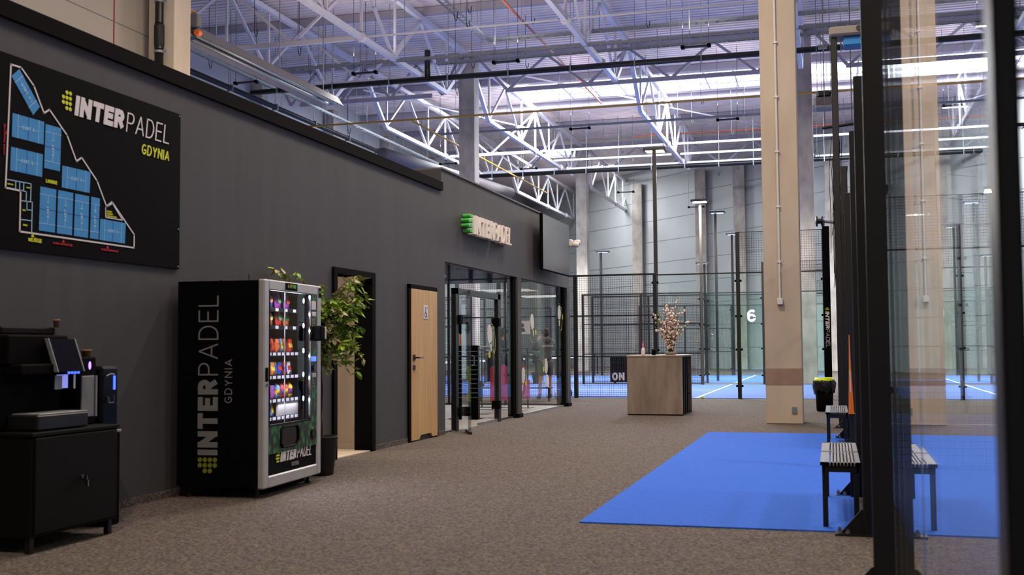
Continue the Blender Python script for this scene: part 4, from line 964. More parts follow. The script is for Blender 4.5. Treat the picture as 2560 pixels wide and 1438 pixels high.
for tri in ([(7.0,2.075),(6.985,2.05),(7.015,2.05)],[(7.525,2.075),(7.51,2.05),(7.54,2.05)],[(6.40,2.755),(6.385,2.77),(6.385,2.74)]): MB().prism(tri,OB,Y1,Z1,X1,.0035).build('exit_arrow','txt_red',t)
m=MB()
for y in (8.51,):
    for z in (1.975,2.3,3.29): m.lathe([(.008,0),(.006,.006)],(BX,y,z),8,'x')
m.build('fixing_screw','galv',t)
# ---------------------------------------------------------------- vending machine (local frame: x along the front, y into the wall)
VR=math.radians(93.4); VL=(-4.60,8.50,0)
vm=thing('vending_machine','black vending machine with silver-framed glass front and large INTERPADEL side lettering','vending machine',VL,VR)
W_,D_,H_=1.25,.80,1.85
def vp(m,nm_,mt,sm=False,parent=None): return m.build(nm_,mt,parent or vm,local=True,smooth=sm)
m=MB(); b=m.box; b(0,.03,.06,D_,.1,H_-.01); b(W_-.03,W_,.06,D_,.1,H_-.01); b(.03,W_-.03,D_-.03,D_,.1,H_-.01); b(.03,W_-.03,.06,D_-.03,H_-.05,H_-.01); b(.03,W_-.03,.06,D_-.03,.1,.58); vp(m,'cabinet','board_black')
m=MB(); b=m.bbox; b(0,.10,0,.06,.08,H_,.012); b(W_-.09,W_,0,.06,.08,H_,.012); b(.10,W_-.09,0,.06,H_-.09,H_,.01); b(.10,W_-.09,0,.06,.08,.18,.01); o=vp(m,'door_frame','silver'); o['label']='silver door frame'
# lower graphics panel and right hand control strip
vp(MB().box(.10,W_-.09,.015,.05,.18,.60),'lower_panel','board_black')
m=MB(); m.box(.10,.34,.008,.015,.36,.60); m.box(.74,W_-.09,.008,.015,.36,.60); m.box(.34,.74,.008,.015,.36,.40); m.box(.34,.74,.008,.015,.565,.60); m.box(.99,W_-.09,.008,.05,.60,H_-.09); o=vp(m,'leaf_graphics','leaf_print'); o['label']='green leaf print'
m=MB(); P_=[(.36+.04,.40),(.70,.40),(.74,.44),(.74,.535),(.70,.575),(.40,.575),(.36,.535),(.36,.44)]
m.prism([(x,z) for x,z in P_],(0,.012,0),X1,Z1,Y1,.02); vp(m,'pickup_flap','black_gloss')
m=MB(); pl=P_+[P_[0]]
for a,c in zip(pl,pl[1:]): m.tube([(a[0],.006,a[1]),(c[0],.006,c[1])],.011,6)
vp(m,'flap_rim','cabinet_black')
m=MB(); m.box(.985,1.0,.0,.05,.60,H_-.09); m.box(.10,.985,-.002,.02,.595,.61); m.box(.105,.12,.0,.02,.61,H_-.09); vp(m,'window_trim','cabinet_black')
vp(MB().box(.972,.984,-.004,.01,.62,H_-.1),'chrome_strip','chrome')
vp(MB().box(.10,.99,.022,.028,.60,H_-.09),'window_glass','glass_clear')
vp(MB().box(.455,.463,.016,.022,.61,H_-.09),'glass_seam','galv')
# controls
m=MB(); m.bbox(1.02,1.12,.0,.01,1.62,1.70,.003); m.bbox(1.03,1.12,.0,.01,1.56,1.60,.003); vp(m,'info_sticker','txt_white')
m=MB()
for i in range(5): m.box(1.035,1.11,.004,.008,1.40+.03*i,1.415+.03*i)
vp(m,'instruction_lines','txt_olive'); m=MB()
for i in range(4): m.box(1.05,1.11,.004,.008,.90+.03*i,.91+.03*i)
vp(m,'instruction_lines','txt_olive')
m=MB(); m.bbox(1.02,1.13,-.09,.0,1.33,1.47,.012); vp(m,'card_reader','black_matte'); vp(MB().bbox(1.115,1.135,-.10,-.0,1.345,1.46,.004),'reader_screen','white_plastic')
vp(MB().bbox(1.02,1.12,-.004,.01,1.14,1.185,.003),'display','led_blue'); vp(MB().bbox(1.03,1.12,-.004,.01,.99,1.03,.003),'coin_slot','silver'); vp(MB().lathe([(.028,0),(.035,.02)],(1.08,-.01,1.08),12,'y'),'coin_button','black_gloss')
vp(MB().lathe([(.05,0),(.06,.02)],(1.08,-.004,.47),16,'y'),'coin_return','black_gloss')
m=MB(); m.bbox(.02,.06,-.014,.0,.98,1.10,.006); vp(m,'door_lock','black_matte'); vp(MB().lathe([(.012,0),(.014,.02)],(.045,-.02,.95),10,'y'),'lock_cylinder','chrome')
vp(MB().box(.42,.68,-.003,.002,1.775,1.84),'brand_plate','board_black')
m=MB(); text(m,'A',(.47,-.003,1.795),X1,Z1,-Y1,.032,st=.24); text(m,'TOM',(.555,-.003,1.795),X1,Z1,-Y1,.032,st=.24); vp(m,'lettering','txt_green'); m=MB(); text(m,'U',(.515,-.003,1.795),X1,Z1,-Y1,.034,st=.3); vp(m,'lettering','txt_orange')
vp(MB().box(1.18,1.245,-.003,.002,1.74,1.83),'corner_plate','board_black'); vp(MB().lathe([(.012,0),(.016,.003)],(1.21,-.005,1.79),10,'y'),'corner_emblem','txt_green')
# front logo
m=MB(); text_fit(m,'INTER',(.36,.0145,.275),X1,Z1,-Y1,.10,.33,st=.26,gap=.1,shear=.2,d=.004); vp(m,'lettering','txt_white'); m=MB(); text_fit(m,'PADEL',(.72,.0145,.275),X1,Z1,-Y1,.10,.32,st=.08,gap=.16,shear=.2,d=.004); vp(m,'lettering','txt_white')
m=MB()
for i,(a,c) in enumerate(((.30,.345),(.275,.34),(.27,.335),(.285,.33))): m.box(a,c,.0105,.0145,.355-.026*i,.37-.026*i)
vp(m,'logo_bars','txt_yellow')
m=MB(); text(m,'GDYNIA',(.60,.0145,.215),X1,Z1,-Y1,.036,st=.18,gap=.14,d=.004); vp(m,'lettering','txt_grey')
# side lettering reads upwards
m=MB(); text_fit(m,'INTER',(0,.42,.36),Z1,Y1,-X1,.185,.64,st=.25,gap=.1,d=.004); vp(m,'side_lettering','txt_grey'); m=MB(); text_fit(m,'PADEL',(0,.42,1.035),Z1,Y1,-X1,.185,.68,st=.07,gap=.17,d=.004); vp(m,'side_lettering','txt_grey')
m=MB(); text_fit(m,'GDYNIA',(0,.29,.80),Z1,Y1,-X1,.07,.37,st=.12,gap=.26,d=.004); vp(m,'side_lettering','txt_grey')
m=MB(); dots(m,(0,.42,.345),Z1,Y1,-X1,.185,r=.02); vp(m,'side_dots','txt_olive')
for (x,y) in ((.08,.1),(W_-.08,.1),(.08,D_-.08),(W_-.08,D_-.08)): vp(MB().lathe([(.03,0),(.03,.02),(.018,.03),(.018,.1)],(x,y,0),10),'foot','black_steel')
m=MB(); m.box(.45,1.15,.12,.16,.02,.1); vp(m,'kick_plate','black_matte')
m=MB(); m.tube([(.12,.2,H_),(.12,.2,H_+.05)],.006,5); m.lathe([(.012,0),(.012,.012)],(.3,.3,H_-.01),8); m.lathe([(.012,0),(.012,.012)],(.1,.45,H_-.01),8); vp(m,'antenna','black_steel')
# shelves
SH=[(1.575,2,.165),(1.39,2,.165),(1.185,4,.16),(.985,4,.17),(.79,4,.15),(.655,4,.10)]
SHZ=[1.615,1.46,1.225,1.02,.815,.66]
coil=None
colr=[(214,60,50),(60,150,70),(40,80,200),(230,200,60),(230,230,235),(150,60,160),(220,110,40),(90,150,210)]
PK=[]
for i,c_ in enumerate(colr): mat('pack_%d'%i,c_,.35,scale=14,rgb2=tuple(int(v*.35) for v in c_),lo=.45,hi=.55); PK.append('pack_%d'%i)
MW=Matrix.Translation(VL)@Matrix.Rotation(VR,4,'Z')
random.seed(9)
rown=['top','second','third','fourth','fifth','bottom']
def bag_mesh(m,w,d,h):
    n=5
    for j in (0,1):
        pass
    vs=[];fs=[];nx,nz=6,6
    for s in (-1,1):
        for i in range(nx+1):
            for k in range(nz+1):
                u=i/nx*2-1; v=k/nz*2-1; bulge=(1-u*u)*(1-v**4); vs.append((u*w/2,s*d/2*bulge,h*(k/nz)))
    N=(nx+1)*(nz+1)
    for s in (0,1):
        for i in range(nx):
            for k in range(nz): a=s*N+i*(nz+1)+k; fs.append((a,a+1,a+nz+2,a+nz+1))
    m.add(vs,fs)
protoB=None
def pack(kind,lx,ly,lz,tilt,mt,lab,sc=1):
    m=MB()
    if kind=='bag': bag_mesh(m,.125*sc,.05,.155*sc); nm_='snack_bag'
    elif kind=='bar': m.bbox(-.022,.022,-.02,.02,0,.125,.006); nm_='snack_bar'
    elif kind=='box': m.bbox(-.045,.045,-.02,.02,0,.12,.004); nm_='snack_box'
    else: m.lathe([(.03,0),(.033,.01),(.033,.1),(.02,.12),(.014,.125),(.014,.14)],(0,0,0),12); nm_='drink_bottle'
    o=m.build(nm_,mt,smooth=kind in('bag','can'))
    o.location=(0,0,0); o.matrix_world=MW@Matrix.Translation((lx,ly,lz))@Matrix.Rotation(tilt,4,'X')
    tag(o,lab,{'bag':'snack','bar':'snack','box':'snack','can':'drink'}[kind],'snacks in the vending machine')
    # printed band
    k=MB()
    if kind=='bag': k.prism([(.038*sc*math.cos(a*PI/6),.075*sc+.03*sc*math.sin(a*PI/6)) for a in range(12)],(0,-.026,0),X1,Z1,Y1,.002)
    elif kind=='bar': k.box(-.018,.018,-.0215,-.02,.03,.09)
    elif kind=='box': k.box(-.035,.035,-.0215,-.02,.04,.08)
    else: k.lathe([(.0335,.03),(.0335,.08)],(0,0,0),12)
    q=k.build('pack_label',random.choice(PK),smooth=False); c=Vector(q.location); q.parent=o; q.location=c
cn=['red','green','blue','yellow','white','purple','orange','light blue']
for r,z in enumerate(SHZ):
    m=MB(); m.box(.12,.94,.10,.60,z-.012,z); m.box(.12,.94,.085,.10,z-.03,z+.004); sh=vp(m,'shelf','cabinet_black')
    npk=[4,4,8,8,8,8][r]; 
    k=MB()
    for i in range(npk): cxx=.17+(.93-.17)*(i+.5)/npk-.02; k.box(cxx-.028,cxx+.028,.081,.085,z-.026,z+.0)
    vp(k,'price_tag','led_white' if False else 'faint_glow') if 'faint_glow' in M else None
    for i in range(npk):
        cxx=.17+(.93-.17)*(i+.5)/npk-.02; pos='from the left' 
        ord_=['first','second','third','fourth','fifth','sixth','seventh','eighth'][i]
        kind='bag' if r<2 else ('bar' if (i+r)%3 else 'box') if r in (2,5) else ('can' if r==4 and i>3 else ('box' if (i%2) else 'bar'))
        if r==5 and i>=4: continue
        ci=random.randrange(len(PK))
        kn={'bag':'snack bag','bar':'snack bar','box':'snack box','can':'drink bottle'}[kind]
        pack(kind,cxx,.15+random.uniform(0,.02),z+.001,-.16 if kind!='can' else 0,PK[ci],'%s %s in the vending machine, %s from the left on the %s shelf'%(cn[ci],kn,ord_,rown[r]),sc=1.0 if r<2 else .8)
        if r>=2:
            if coil is None:
                q=MB(); pts=[(.036*math.cos(t_),t_/(2*PI)*.05,.038+.036*math.sin(t_)) for t_ in [2*PI*a/10 for a in range(46)]]; q.tube(pts,.0035,4); coil=vp(q,'spiral','chrome'); coff=Vector(coil.location); coil.location=coff+Vector((cxx,.20,z+.001)); 
            else:
                c2=coil.copy(); COL.objects.link(c2); c2.parent=vm; c2.location=coff+Vector((cxx,.20,z+.001))
vp(MB().box(.505,.94,.10,.12,.62,.80),'lower_blind','silver')
for z in (1.70,1.47,1.24,1.02,.80):
    vp(MB().sphere((.945,.05,z),.010,10,8,(.7,.7,2.3)),'led_spot','led_white')
vp(MB().box(.955,.97,.05,.06,.62,1.74),'led_rail','cabinet_black')
def vlight(x,y,z,pw,sz):
    l=bpy.data.lights.new('vending_light','AREA'); l.energy=pw; l.color=(.86,.86,1); l.shape='RECTANGLE'; l.size=.75; l.size_y=sz
    o=bpy.data.objects.new('vending_light',l); COL.objects.link(o); o.matrix_world=MW@Matrix.Translation((x,y,z))@Matrix.Rotation(-.5,4,'X')
vlight(.54,.06,1.745,5,.03)
for z in SHZ[:5]: vlight(.54,.075,z-.035,2.6,.015)
# ---------------------------------------------------------------- ficus in a black pot
random.seed(31); pc=Vector((-4.95,10.30,0)); t=thing('potted_ficus','bushy variegated ficus in a black pot between the vending machine and the doorway','plant',pc)
MB().lathe([(.125,0),(.135,.01),(.175,.36),(.185,.37),(.185,.385),(.165,.385),(.16,.34)],pc,24).build('pot','pot',t,smooth=True); MB().lathe([(.0,.335),(.16,.335),(.16,.34)],pc,16).build('soil','soil',t)
tr=MB(); tips=[]
for s in range(3):
    a=s*2.1; pts=[pc+Vector((.02*math.cos(a+k*.9),.02*math.sin(a+k*.9),.3+k*.19)) for k in range(6)]; tr.tube(pts,[.014-.001*k for k in range(6)],6)
base=pc+Vector((-.02,0,1.27)); lf=MB(); lp=MB()
for i in range(195):
    a=random.uniform(0,2*PI); up=random.uniform(-.35,1.0); L=random.uniform(.36,.66)*(.62 if math.cos(a)<-.5 and up<.4 else 1)
    ro=Vector((math.cos(a),math.sin(a),0)); b0=base+Z1*random.uniform(-.05,.36)
    pts=[b0+ro*L*s*.75+Z1*(L*up*s*1.15-.30*L*s*s*s) for s in [k/6 for k in range(7)]]
    tr.tube(pts,[.006*(1-.8*k/6) for k in range(7)],4)
    pale=random.random()<.42
    for k in range(1,7):
        for j in range(5):
            p=pts[k-1].lerp(pts[k],random.random())
            d=(ro*random.uniform(-.2,1)+Vector((random.uniform(-.8,.8),random.uniform(-.8,.8),random.uniform(-.9,.35)))).normalized(); ln=random.uniform(.065,.115)
            sd=d.cross(Vector((random.uniform(-.4,.4),random.uniform(-.4,.4),1))).normalized(); nn=sd.cross(d)
            wv=ln*.24; q=[p,p+d*ln*.35+sd*wv+nn*.004,p+d*ln*.7+sd*wv*.75,p+d*ln,p+d*ln*.7-sd*wv*.75,p+d*ln*.35-sd*wv+nn*.004,p+d*ln*.5-nn*.008]
            if min(v.x for v in q)<-5.45 or (p.y<10.0 and p.z<1.9 and p.x<-4.6): continue
            (lp if pale and random.random()<.8 else lf).add(q,[(0,1,6),(1,2,6),(2,3,6),(3,4,6),(4,5,6),(5,0,6)])
tr.build('stems','bark',t); lf.build('foliage','leaf',t); o=lp.build('foliage','leaf_pale',t); o['label']='pale variegated leaves'
# ---------------------------------------------------------------- coffee corner
t=thing('cabinet','low black cabinet with steel lock at the left edge, holding the coffee machine','cabinet',(-5.1,6.28,0))
MB().bbox(-5.42,-4.76,5.86,6.72,.10,.72,.004).build('body','cabinet_black',t); MB().bbox(-5.44,-4.745,5.85,6.73,.72,.745,.004).build('top','cabinet_black',t)
MB().bbox(-4.76,-4.744,5.88,6.70,.12,.71,.003).build('door','cabinet_black',t)
for x in (-5.38,-4.80):
    for y in (5.9,6.68): MB().bbox(x-.02,x+.02,y-.02,y+.02,0,.10,.003).build('leg','black_steel',t)
m=MB(); m.lathe([(.014,0),(.014,.012)],(-4.744,6.32,.43),10,'x'); m.box(-4.735,-4.70,6.318,6.322,.40,.44); m.box(-4.715,-4.69,6.316,6.324,.37,.41); m.build('lock_with_key','chrome',t)
t=thing('coffee_machine','large black coffee machine with tilted screen and blue lights on the cabinet','coffee machine',(-5.1,6.2,.745))
MB().bbox(-5.40,-5.02,5.88,6.46,.745,1.36,.015).build('body','black_matte',t); MB().bbox(-5.03,-4.965,5.88,6.46,1.165,1.355,.01).build('front_cover','black_matte',t); MB().bbox(-5.38,-5.05,5.92,6.44,1.36,1.41,.01).build('bean_hopper','cabinet_black',t)
MB().bbox(-5.03,-4.88,5.90,6.46,1.10,1.17,.01).build('spout_head','black_matte',t); MB().bbox(-5.02,-4.79,5.95,6.45,.75,.85,.01).build('drip_tray','black_steel',t); MB().bbox(-5.0,-4.795,5.97,6.44,.848,.856,.002).build('tray_grid','galv',t)
m=MB(); m.prism([(-4.93,1.33),(-4.955,1.335),(-4.875,1.12),(-4.85,1.115)],(0,6.21,0),X1,Z1,Y1,.26); m.build('touch_screen','black_gloss',t)
for y in (6.205,6.47): MB().prism([(-4.925,1.335),(-4.955,1.335),(-4.875,1.115),(-4.845,1.115)],(0,y,0),X1,Z1,Y1,.008).build('screen_edge','galv',t)
for i in range(4): MB().box(-4.868,-4.86,6.33+.032*i,6.345+.032*i,1.10,1.135).build('button_light','led_blue',t)
MB().box(-4.90,-4.895,6.24,6.31,1.0,1.09).build('spout_panel','galv',t); MB().box(-4.93,-4.92,6.30,6.40,1.005,1.095).build('lit_panel','screen_blue',t); MB().box(-4.90,-4.895,6.43,6.445,1.0,1.10).build('spout_panel','white_plastic',t)
def cup(x,y,z,r,h,lab,n=1):
    t=thing('paper_cup',lab,'cup',(x,y,z),0,'brown paper cups on the coffee machines'); MB().lathe([(r*.75,0),(r,h),(r*1.05,h),(r*1.05,h-.006),(r*.95,h-.006),(r*.7,.004)],(x,y,z),16).build('cup_wall','cup_brown',t,smooth=True); MB().lathe([(r*1.02,h-.01),(r*1.08,h-.005),(r*1.02,h)],(x,y,z),16).build('rim','cup_brown',t)
cup(-5.04,6.46-.03,1.41-.05+.05,.022,.055,'small brown paper cup on top of the coffee machine'); cup(-4.99,6.68,1.21,.035,.05,'wide brown paper cup on the milk cooler')
t=thing('milk_cooler','narrow black milk cooler with grey door beside the coffee machine','cooler',(-5.05,6.62,.745))
MB().bbox(-5.35,-4.93,6.52,6.715,.745,1.21,.01).build('body','black_matte',t); MB().bbox(-4.93,-4.918,6.545,6.68,.80,1.08,.003).build('door','txt_grey',t); MB().sphere((-4.925,6.635,1.15),.016,8,6,(.4,.8,1.8)).build('light','led_violet',t)
MB().box(-4.918,-4.91,6.685,6.70,.80,1.08).build('handle','galv',t)
t=thing('water_dispenser','slim black water dispenser with blue light standing behind the cabinet','dispenser',(-5.2,7.0,0))
MB().bbox(-5.42,-5.0,6.92,7.10,0,.66,.01).build('lower_body','black_matte',t); MB().bbox(-5.42,-5.02,6.90,7.10,.68,1.14,.02).build('upper_body','black_gloss',t)
MB().box(-5.018,-5.01,7.03,7.045,.97,1.07).build('light_bar','led_blue',t); m=MB(); m.tube([(-5.01,6.93,.92),(-4.985,6.93,.92),(-4.985,6.93,.88),(-4.985,6.99,.88),(-4.985,6.99,.93)],.006); m.build('tap','chrome',t); MB().bbox(-5.03,-4.99,6.90,7.10,.66,.68,.004).build('tray','galv',t)
m=MB(); m.tube([(-5.01,6.94,1.07),(-4.99,6.96,1.085),(-4.99,7.0,1.08)],.006); m.build('nozzle','galv',t)
# ================================================================ SHOP CONTENTS
t=thing('slatwall_stand','black slatted display stand with steel slots inside the shop doorway','display stand',(-6.25,18.85,0))
MB().bbox(-6.50,-6.00,18.80,18.90,.0,1.30,.004).build('board','black_matte',t)
for i in range(11): MB().box(-6.49,-6.01,18.795,18.80,.38+.081*i,.392+.081*i).build('slat_rail','galv',t)
MB().box(-6.55,-5.95,18.6,19.1,0,.012).build('base','black_steel',t)
t=thing('ball_tube','clear column filled with yellow padel balls before the slatted stand','ball tube',(-6.12,18.62,.14))
MB().lathe([(.038,0),(.038,.62),(.036,.62)],(-6.12,18.62,.33),14).build('tube','glass_thin',t); MB().lathe([(.05,0),(.05,.02),(.012,.025),(.012,.18),(.04,.19),(.04,.2)],(-6.12,18.62,.13),12).build('stand','black_steel',t)
MB().lathe([(.06,0),(.06,.13)],(-6.12,18.62,0),12).build('base','black_matte',t)
random.seed(2)
bt=None
for i in range(16):
    x=-6.12+.006*(-1)**i; lab='yellow padel ball in the clear tube, number %d up from its base'%0
    z=.335+.0385*i
    o=MB().sphere((x,18.62,z+.0),.029,10,7).build('padel_ball','ball',smooth=True) if bt is None else bt.copy()
    if bt is None: bt=o
    else: COL.objects.link(o); o.location=(x,18.62,z-.029)
    tag(o,'yellow padel ball in the clear shop tube, %s from the bottom'%['lowest','second','third','fourth','fifth','sixth','seventh','eighth','ninth','tenth','eleventh','twelfth','thirteenth','fourteenth','fifteenth','sixteenth and last'][i],'ball','balls in the clear tube')
def garment(x,y,z,w,h,m_,lab,rz=0,sleeve=True,cat='shirt'):
    t=thing('hanging_shirt',lab,cat,(x,y,z),rz,'clothes on the shop rails')
    m=MB(); d=.035
    poly=[(-w/2,0),(w/2,0),(w/2*.92,h*.7),(w/2*1.0,h*.93),(w*.16,h),(0,h*.95),(-w*.16,h),(-w/2,h*.93),(-w/2*.92,h*.7)]
    m.prism(poly,(0,-d/2,0),X1,Z1,Y1,d)
    if sleeve:
        for s in (-1,1): m.prism([(s*w*.45,h*.93),(s*w*.66,h*.74),(s*w*.56,h*.68),(s*w*.42,h*.78)],(0,-d*.4,0),X1,Z1,Y1,d*.8)
    m.build('cloth',m_,t,local=True)
    k=MB(); k.tube([(-w*.4,0,h*.93),(0,0,h*1.0),(w*.4,0,h*.93)],.006,5); k.tube([(0,0,h),(0,0,h+.05),(.02,0,h+.08),(0,0,h+.1)],.004,5); k.build('hanger','galv',t,local=True)
    return t
t=thing('clothes_rail','black clothes rail with sloping arm of hangers behind the shop glass','clothes rail',(-6.2,20.9,0))
m=MB(); m.tube([(-6.6,20.1,1.28),(-5.95,20.4,1.08)],.013); m.tube([(-6.6,20.1,0),(-6.6,20.1,1.28)],.015); m.tube([(-6.6,21.6,0),(-6.6,21.6,1.28)],.015); m.tube([(-6.6,20.1,1.28),(-6.6,21.6,1.28)],.013); m.tube([(-6.6,21.6,1.28),(-5.95,21.9,1.10)],.013); m.box(-6.9,-6.2,20.05,20.15,0,.02); m.box(-6.9,-6.2,21.55,21.65,0,.02); m.build('rail_frame','black_steel',t)
for i in range(5): q=Vector((-6.55,20.12,1.26)).lerp(Vector((-6.0,20.38,1.09)),i/4.5); o=MB().tube([q,q+Vector((.03,-.04,-.08)),q+Vector((.05,-.08,-.15))],.008,5).build('hanger_hook','chrome',t)
garment(-6.17,20.35,.23,.17,.68,'shirt_red','dark red sleeveless shirt on the front rail of the shop',.5,False); garment(-6.02,20.42,.26,.17,.68,'shirt_pink','pink sleeveless shirt hanging nearest the shop glass',.5,False)
garment(-6.5,20.2,.24,.26,.42,'jacket','dark grey garment hanging low beside the slatted stand',.2); garment(-6.68,20.5,.22,.28,.44,'shirt_navy','navy garment hanging behind the grey one',.2)
garment(-6.1,21.9,.3,.22,.62,'shirt_red','red shirt at the middle column of the shop front',.3,False); garment(-6.05,22.1,.22,.2,.4,'shirt_pink','purple pink skirt below the red shirt at the middle column',.3,False)
for i in range(6): garment(-6.9+.12*i,22.5,.55,.3,.6,'shirt_navy' if i%2 else 'jacket','%s dark shirt from the left on the rear shop rail'%['first','second','third','fourth','fifth','sixth'][i],1.3)
t=thing('clothes_rail','long black rear clothes rail with dark shirts in the shop','clothes rail',(-6.6,22.5,0)); m=MB(); m.tube([(-7.1,22.5,1.24),(-6.1,22.5,1.24)],.013); m.tube([(-7.1,22.5,0),(-7.1,22.5,1.24)],.015); m.tube([(-6.1,22.5,0),(-6.1,22.5,1.24)],.015); m.build('rail_frame','black_steel',t); MB().box(-7.2,-6.0,22.3,22.7,0,.02).build('base','black_steel',t)
for k,(x,y,z,lab) in enumerate(((-6.34,18.85,1.305,'orange and dark racket standing left on the slatted stand'),(-6.22,18.85,1.305,'orange and dark racket standing right on the slatted stand'))):
    t=thing('padel_racket',lab,'racket',(x,y,z),.3,'rackets on the slatted stand'); m=MB(); m.prism([(.045*math.cos(a*PI/8),.30+.11*math.sin(a*PI/8)) for a in range(16)],(0,-.015,0),X1,Z1,Y1,.03); m.build('head','board_black',t,local=True); MB().bbox(-.012,.012,-.012,.012,0,.2,.003).build('handle','orange',t,local=True)
t=thing('shop_lamp','small bright ceiling lamp inside the shop by the entrance','ceiling lamp',(-7.1,19.8,2.5)); MB().bbox(-7.35,-6.95,19.7,19.85,2.58,2.64,.01).build('lamp_body','white_plastic',t); MB().box(-7.32,-6.98,19.72,19.83,2.572,2.58).build('lens','lamp_soft',t); MB().box(-7.16,-7.14,19.77,19.79,2.64,2.68).build('stem','galv',t)
area('shop_light',(-7.3,18.5,2.6),1.2,45,(1,.95,.9)); area('shop_light',(-7.3,21.8,2.6),1.2,30,(1,.95,.9))
t=thing('sports_bag','blue and white sports bag on the carpet behind the shop corner','bag',(-6.30,26.75,0)); m=MB(); m.sphere((-6.30,26.75,.15),.16,12,8,(1.1,.8,.95)); m.build('bag_body','sign_blue',t,smooth=True); m=MB(); m.sphere((-6.46,26.63,.09),.09,10,6); m.build('side_pouch','white_plastic',t,smooth=True); MB().tube([(-6.42,26.75,.25),(-6.38,26.73,.36),(-6.23,26.73,.36),(-6.18,26.75,.25)],.012).build('handle','black_steel',t)
t=thing('high_table','narrow black high table behind the shop glass where the player stands','table',(-7.2,25.9,0)); MB().bbox(-8.3,-6.35,25.3,25.7,.30,.33,.004).build('table_top','black_steel',t)
for x in (-8.25,-6.4): MB().box(x-.02,x+.02,25.48,25.52,0,.30).build('leg','black_steel',t)
for k,(x,y) in enumerate(((-7.45,25.5),(-6.45,25.55))):
    t=thing('water_bottle','clear water bottle on the low black table, '+['left of the player','right of the player'][k],'bottle',(x,y,.33),0,'water bottles on the low table'); MB().lathe([(.035,0),(.04,.02),(.04,.2),(.02,.27),(.015,.29)],(x,y,.33),12).build('bottle_body','faint_glow' if 'faint_glow' in M else 'glass_thin',t,smooth=True); MB().lathe([(.018,.285),(.018,.31)],(x,y,.33),10).build('cap','sign_blue',t)
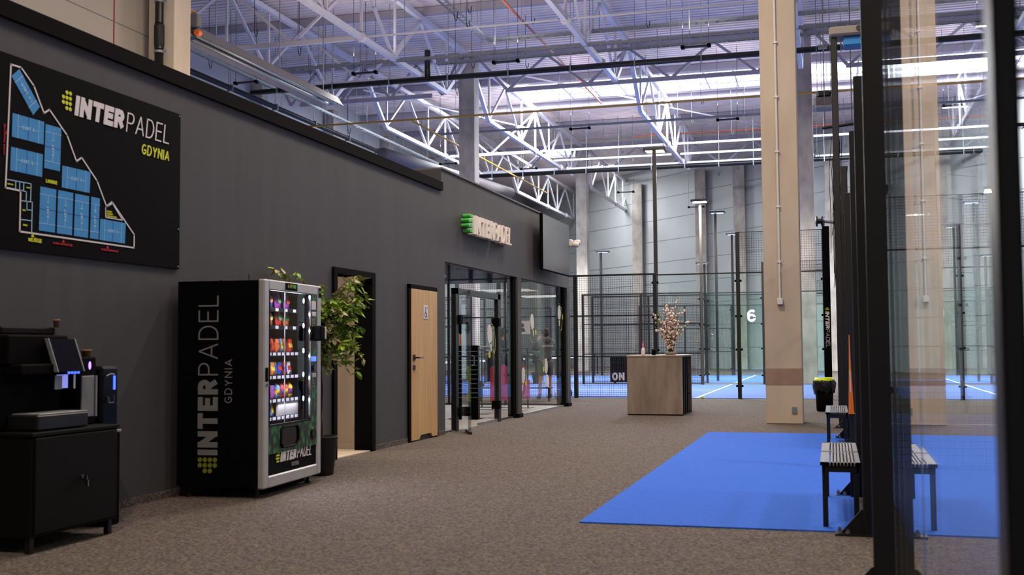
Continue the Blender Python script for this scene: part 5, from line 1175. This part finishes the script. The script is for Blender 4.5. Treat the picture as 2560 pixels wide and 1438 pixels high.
# ================================================================ PEOPLE
def skin(name,verts,edges,radii,m_,parent,root=0,sub=1,roots=None):
    me=bpy.data.meshes.new(name); me.from_pydata(verts,edges,[]); o=bpy.data.objects.new(name,me); COL.objects.link(o); me.materials.append(M[m_]); o.parent=parent
    sm=o.modifiers.new('skin','SKIN'); sm.use_smooth_shade=True; sm.branch_smoothing=.3
    for i,r in enumerate(radii): me.skin_vertices[0].data[i].radius=(r if isinstance(r,tuple) else (r,r))
    for i in range(len(verts)): me.skin_vertices[0].data[i].use_root=False
    for r in (roots or [root]): me.skin_vertices[0].data[r].use_root=True
    ss=o.modifiers.new('sub','SUBSURF'); ss.levels=sub; ss.render_levels=sub+1
    return o
def person(loc,rz,lab,top_m,short_m,hair_m,arms='up',print_m='txt_white'):
    p=thing('person',lab,'person',loc,rz)
    # faces +y in its own frame; z up; height about 1.72
    sh=(.19,0,1.40); 
    if arms=='up': Rr=[(.19,.0,1.40),(.24,.16,1.20),(.14,.34,1.38),(.10,.38,1.44)]; Ll=[(-.19,0,1.40),(-.25,.17,1.22),(-.10,.34,1.42),(-.06,.37,1.48)]
    else: Rr=[(.19,0,1.40),(.25,.03,1.13),(.20,.22,1.0),(.18,.29,1.0)]; Ll=[(-.19,0,1.40),(-.25,.03,1.13),(-.20,.22,1.0),(-.18,.29,1.0)]
    V=[(0,0,.94),(0,-.01,1.15),(0,0,1.36),(0,.01,1.46),(0,.03,1.55),(0,.045,1.645)]; Rd=[(.15,.11),(.14,.10),(.15,.10),(.055,.055),(.07,.08),(.075,.09)]
    E_=[(0,1),(1,2),(2,3),(3,4),(4,5)]
    def chain(st,pts,rr):
        prev=st
        for q,r in zip(pts,rr): V.append(q); Rd.append((r,r)); E_.append((prev,len(V)-1)); prev=len(V)-1
        return prev
    ra=chain(2,Rr,[.06,.045,.034,.03]); la=chain(2,Ll,[.06,.045,.034,.03])
    rl=chain(0,[(.09,0,.86),(.10,.02,.48),(.10,-.03,.10),(.10,.06,.04),(.10,.14,.03)],[.085,.055,.038,.036,.03]); ll=chain(0,[(-.09,0,.86),(-.12,.06,.48),(-.16,.02,.10),(-.16,.10,.04),(-.16,.18,.03)],[.085,.055,.038,.036,.03])
    # fingers and thumbs
    for h_,pts in ((ra,Rr),(la,Ll)):
        b=Vector(pts[-1]); d=(b-Vector(pts[-2])).normalized(); s=Vector((1,0,0)) if pts is Ll else Vector((-1,0,0))
        for i,(of,L) in enumerate(((-.024,.065),(-.008,.075),(.008,.07),(.024,.055))):
            o_=b+Vector((0,0,1)).cross(s)*of*.4+Z1*of
            chain(h_,[tuple(o_+d*.03),tuple(o_+d*(.03+L*.5)+s*.012),tuple(o_+d*(.03+L*.85)+s*.03)],[.010,.009,.008])
        chain(h_,[tuple(b+s*.02+d*.01),tuple(b+s*.035+d*.045)],[.011,.009])
    skin('body',V,E_,Rd,'skin',p)
    # face
    m=MB(); m.sphere((.03,.125,1.62),.012,8,6); m.sphere((-.03,.125,1.62),.012,8,6); m.build('eyes','hair',p,local=True); m=MB(); m.sphere((0,.135,1.59),.016,8,6,(.8,1,1.3)); m.sphere((.078,.04,1.60),.022,8,6,(.4,.8,1.2)); m.sphere((-.078,.04,1.60),.022,8,6,(.4,.8,1.2)); m.build('nose_and_ears','skin',p,local=True,smooth=True); MB().sphere((0,.125,1.555),.02,8,6,(1.1,.4,.4)).build('mouth','blossom_core',p,local=True,smooth=True)
    m=MB(); m.sphere((0,.02,1.655),.098,14,10,(.92,1.08,.92)); m.sphere((0,-.03,1.60),.085,12,8,(.9,.75,1.0)); m.build('hair',hair_m,p,local=True,smooth=True)
    tv=[(0,0,.90),(0,-.01,1.05),(0,-.01,1.2),(0,0,1.37),(0,-.02,1.45)]; tr_=[(.175,.135),(.165,.13),(.17,.125),(.17,.115),(.09,.09)]; te=[(0,1),(1,2),(2,3),(3,4)]
    for A_ in (Rr,Ll):
        prev=3
        for q,r in zip(A_[:3],(.082,.068,.052)): tv.append(q); tr_.append((r,r)); te.append((prev,len(tv)-1)); prev=len(tv)-1
    skin('jacket',tv,te,tr_,top_m,p)
    m=MB(); m.sphere((0,-.10,1.44),.10,12,8,(1.2,.55,.8)); m.build('hood',top_m,p,local=True,smooth=True)
    m=MB(); text(m,'INTERPADEL',(.15,-.145,1.27),-X1,Z1,-Y1,.042,st=.22,gap=.1); m.build('back_print',print_m,p,local=True)
    skin('shorts',[(0,0,.93),(.09,0,.86),(.10,.01,.66),(.11,.02,.56),(-.09,0,.86),(-.11,.03,.66),(-.12,.04,.56)],[(0,1),(1,2),(2,3),(0,4),(4,5),(5,6)],[(.17,.13),(.115,.115),(.10,.10),(.095,.095),(.115,.115),(.10,.10),(.095,.095)],short_m,p)
    for x,y in ((.10,0),(-.16,.04)): m=MB(); m.sphere((x,y+.06,.045),.05,12,8,(.95,2.7,.95)); m.sphere((x,y-.03,.09),.045,10,6,(1,1,1.1)); m.build('shoe','shoe',p,local=True,smooth=True)
    return p
person((-6.78,26.72,0),.55,'person in grey hooded jacket and dark shorts, hands raised to face, behind shop glass','hoodie','shorts','hair','up')
person((-7.75,26.3,0),-.9,'person in a black jacket partly hidden by the dark display, beyond the shop','jacket','jacket','black_matte','low')
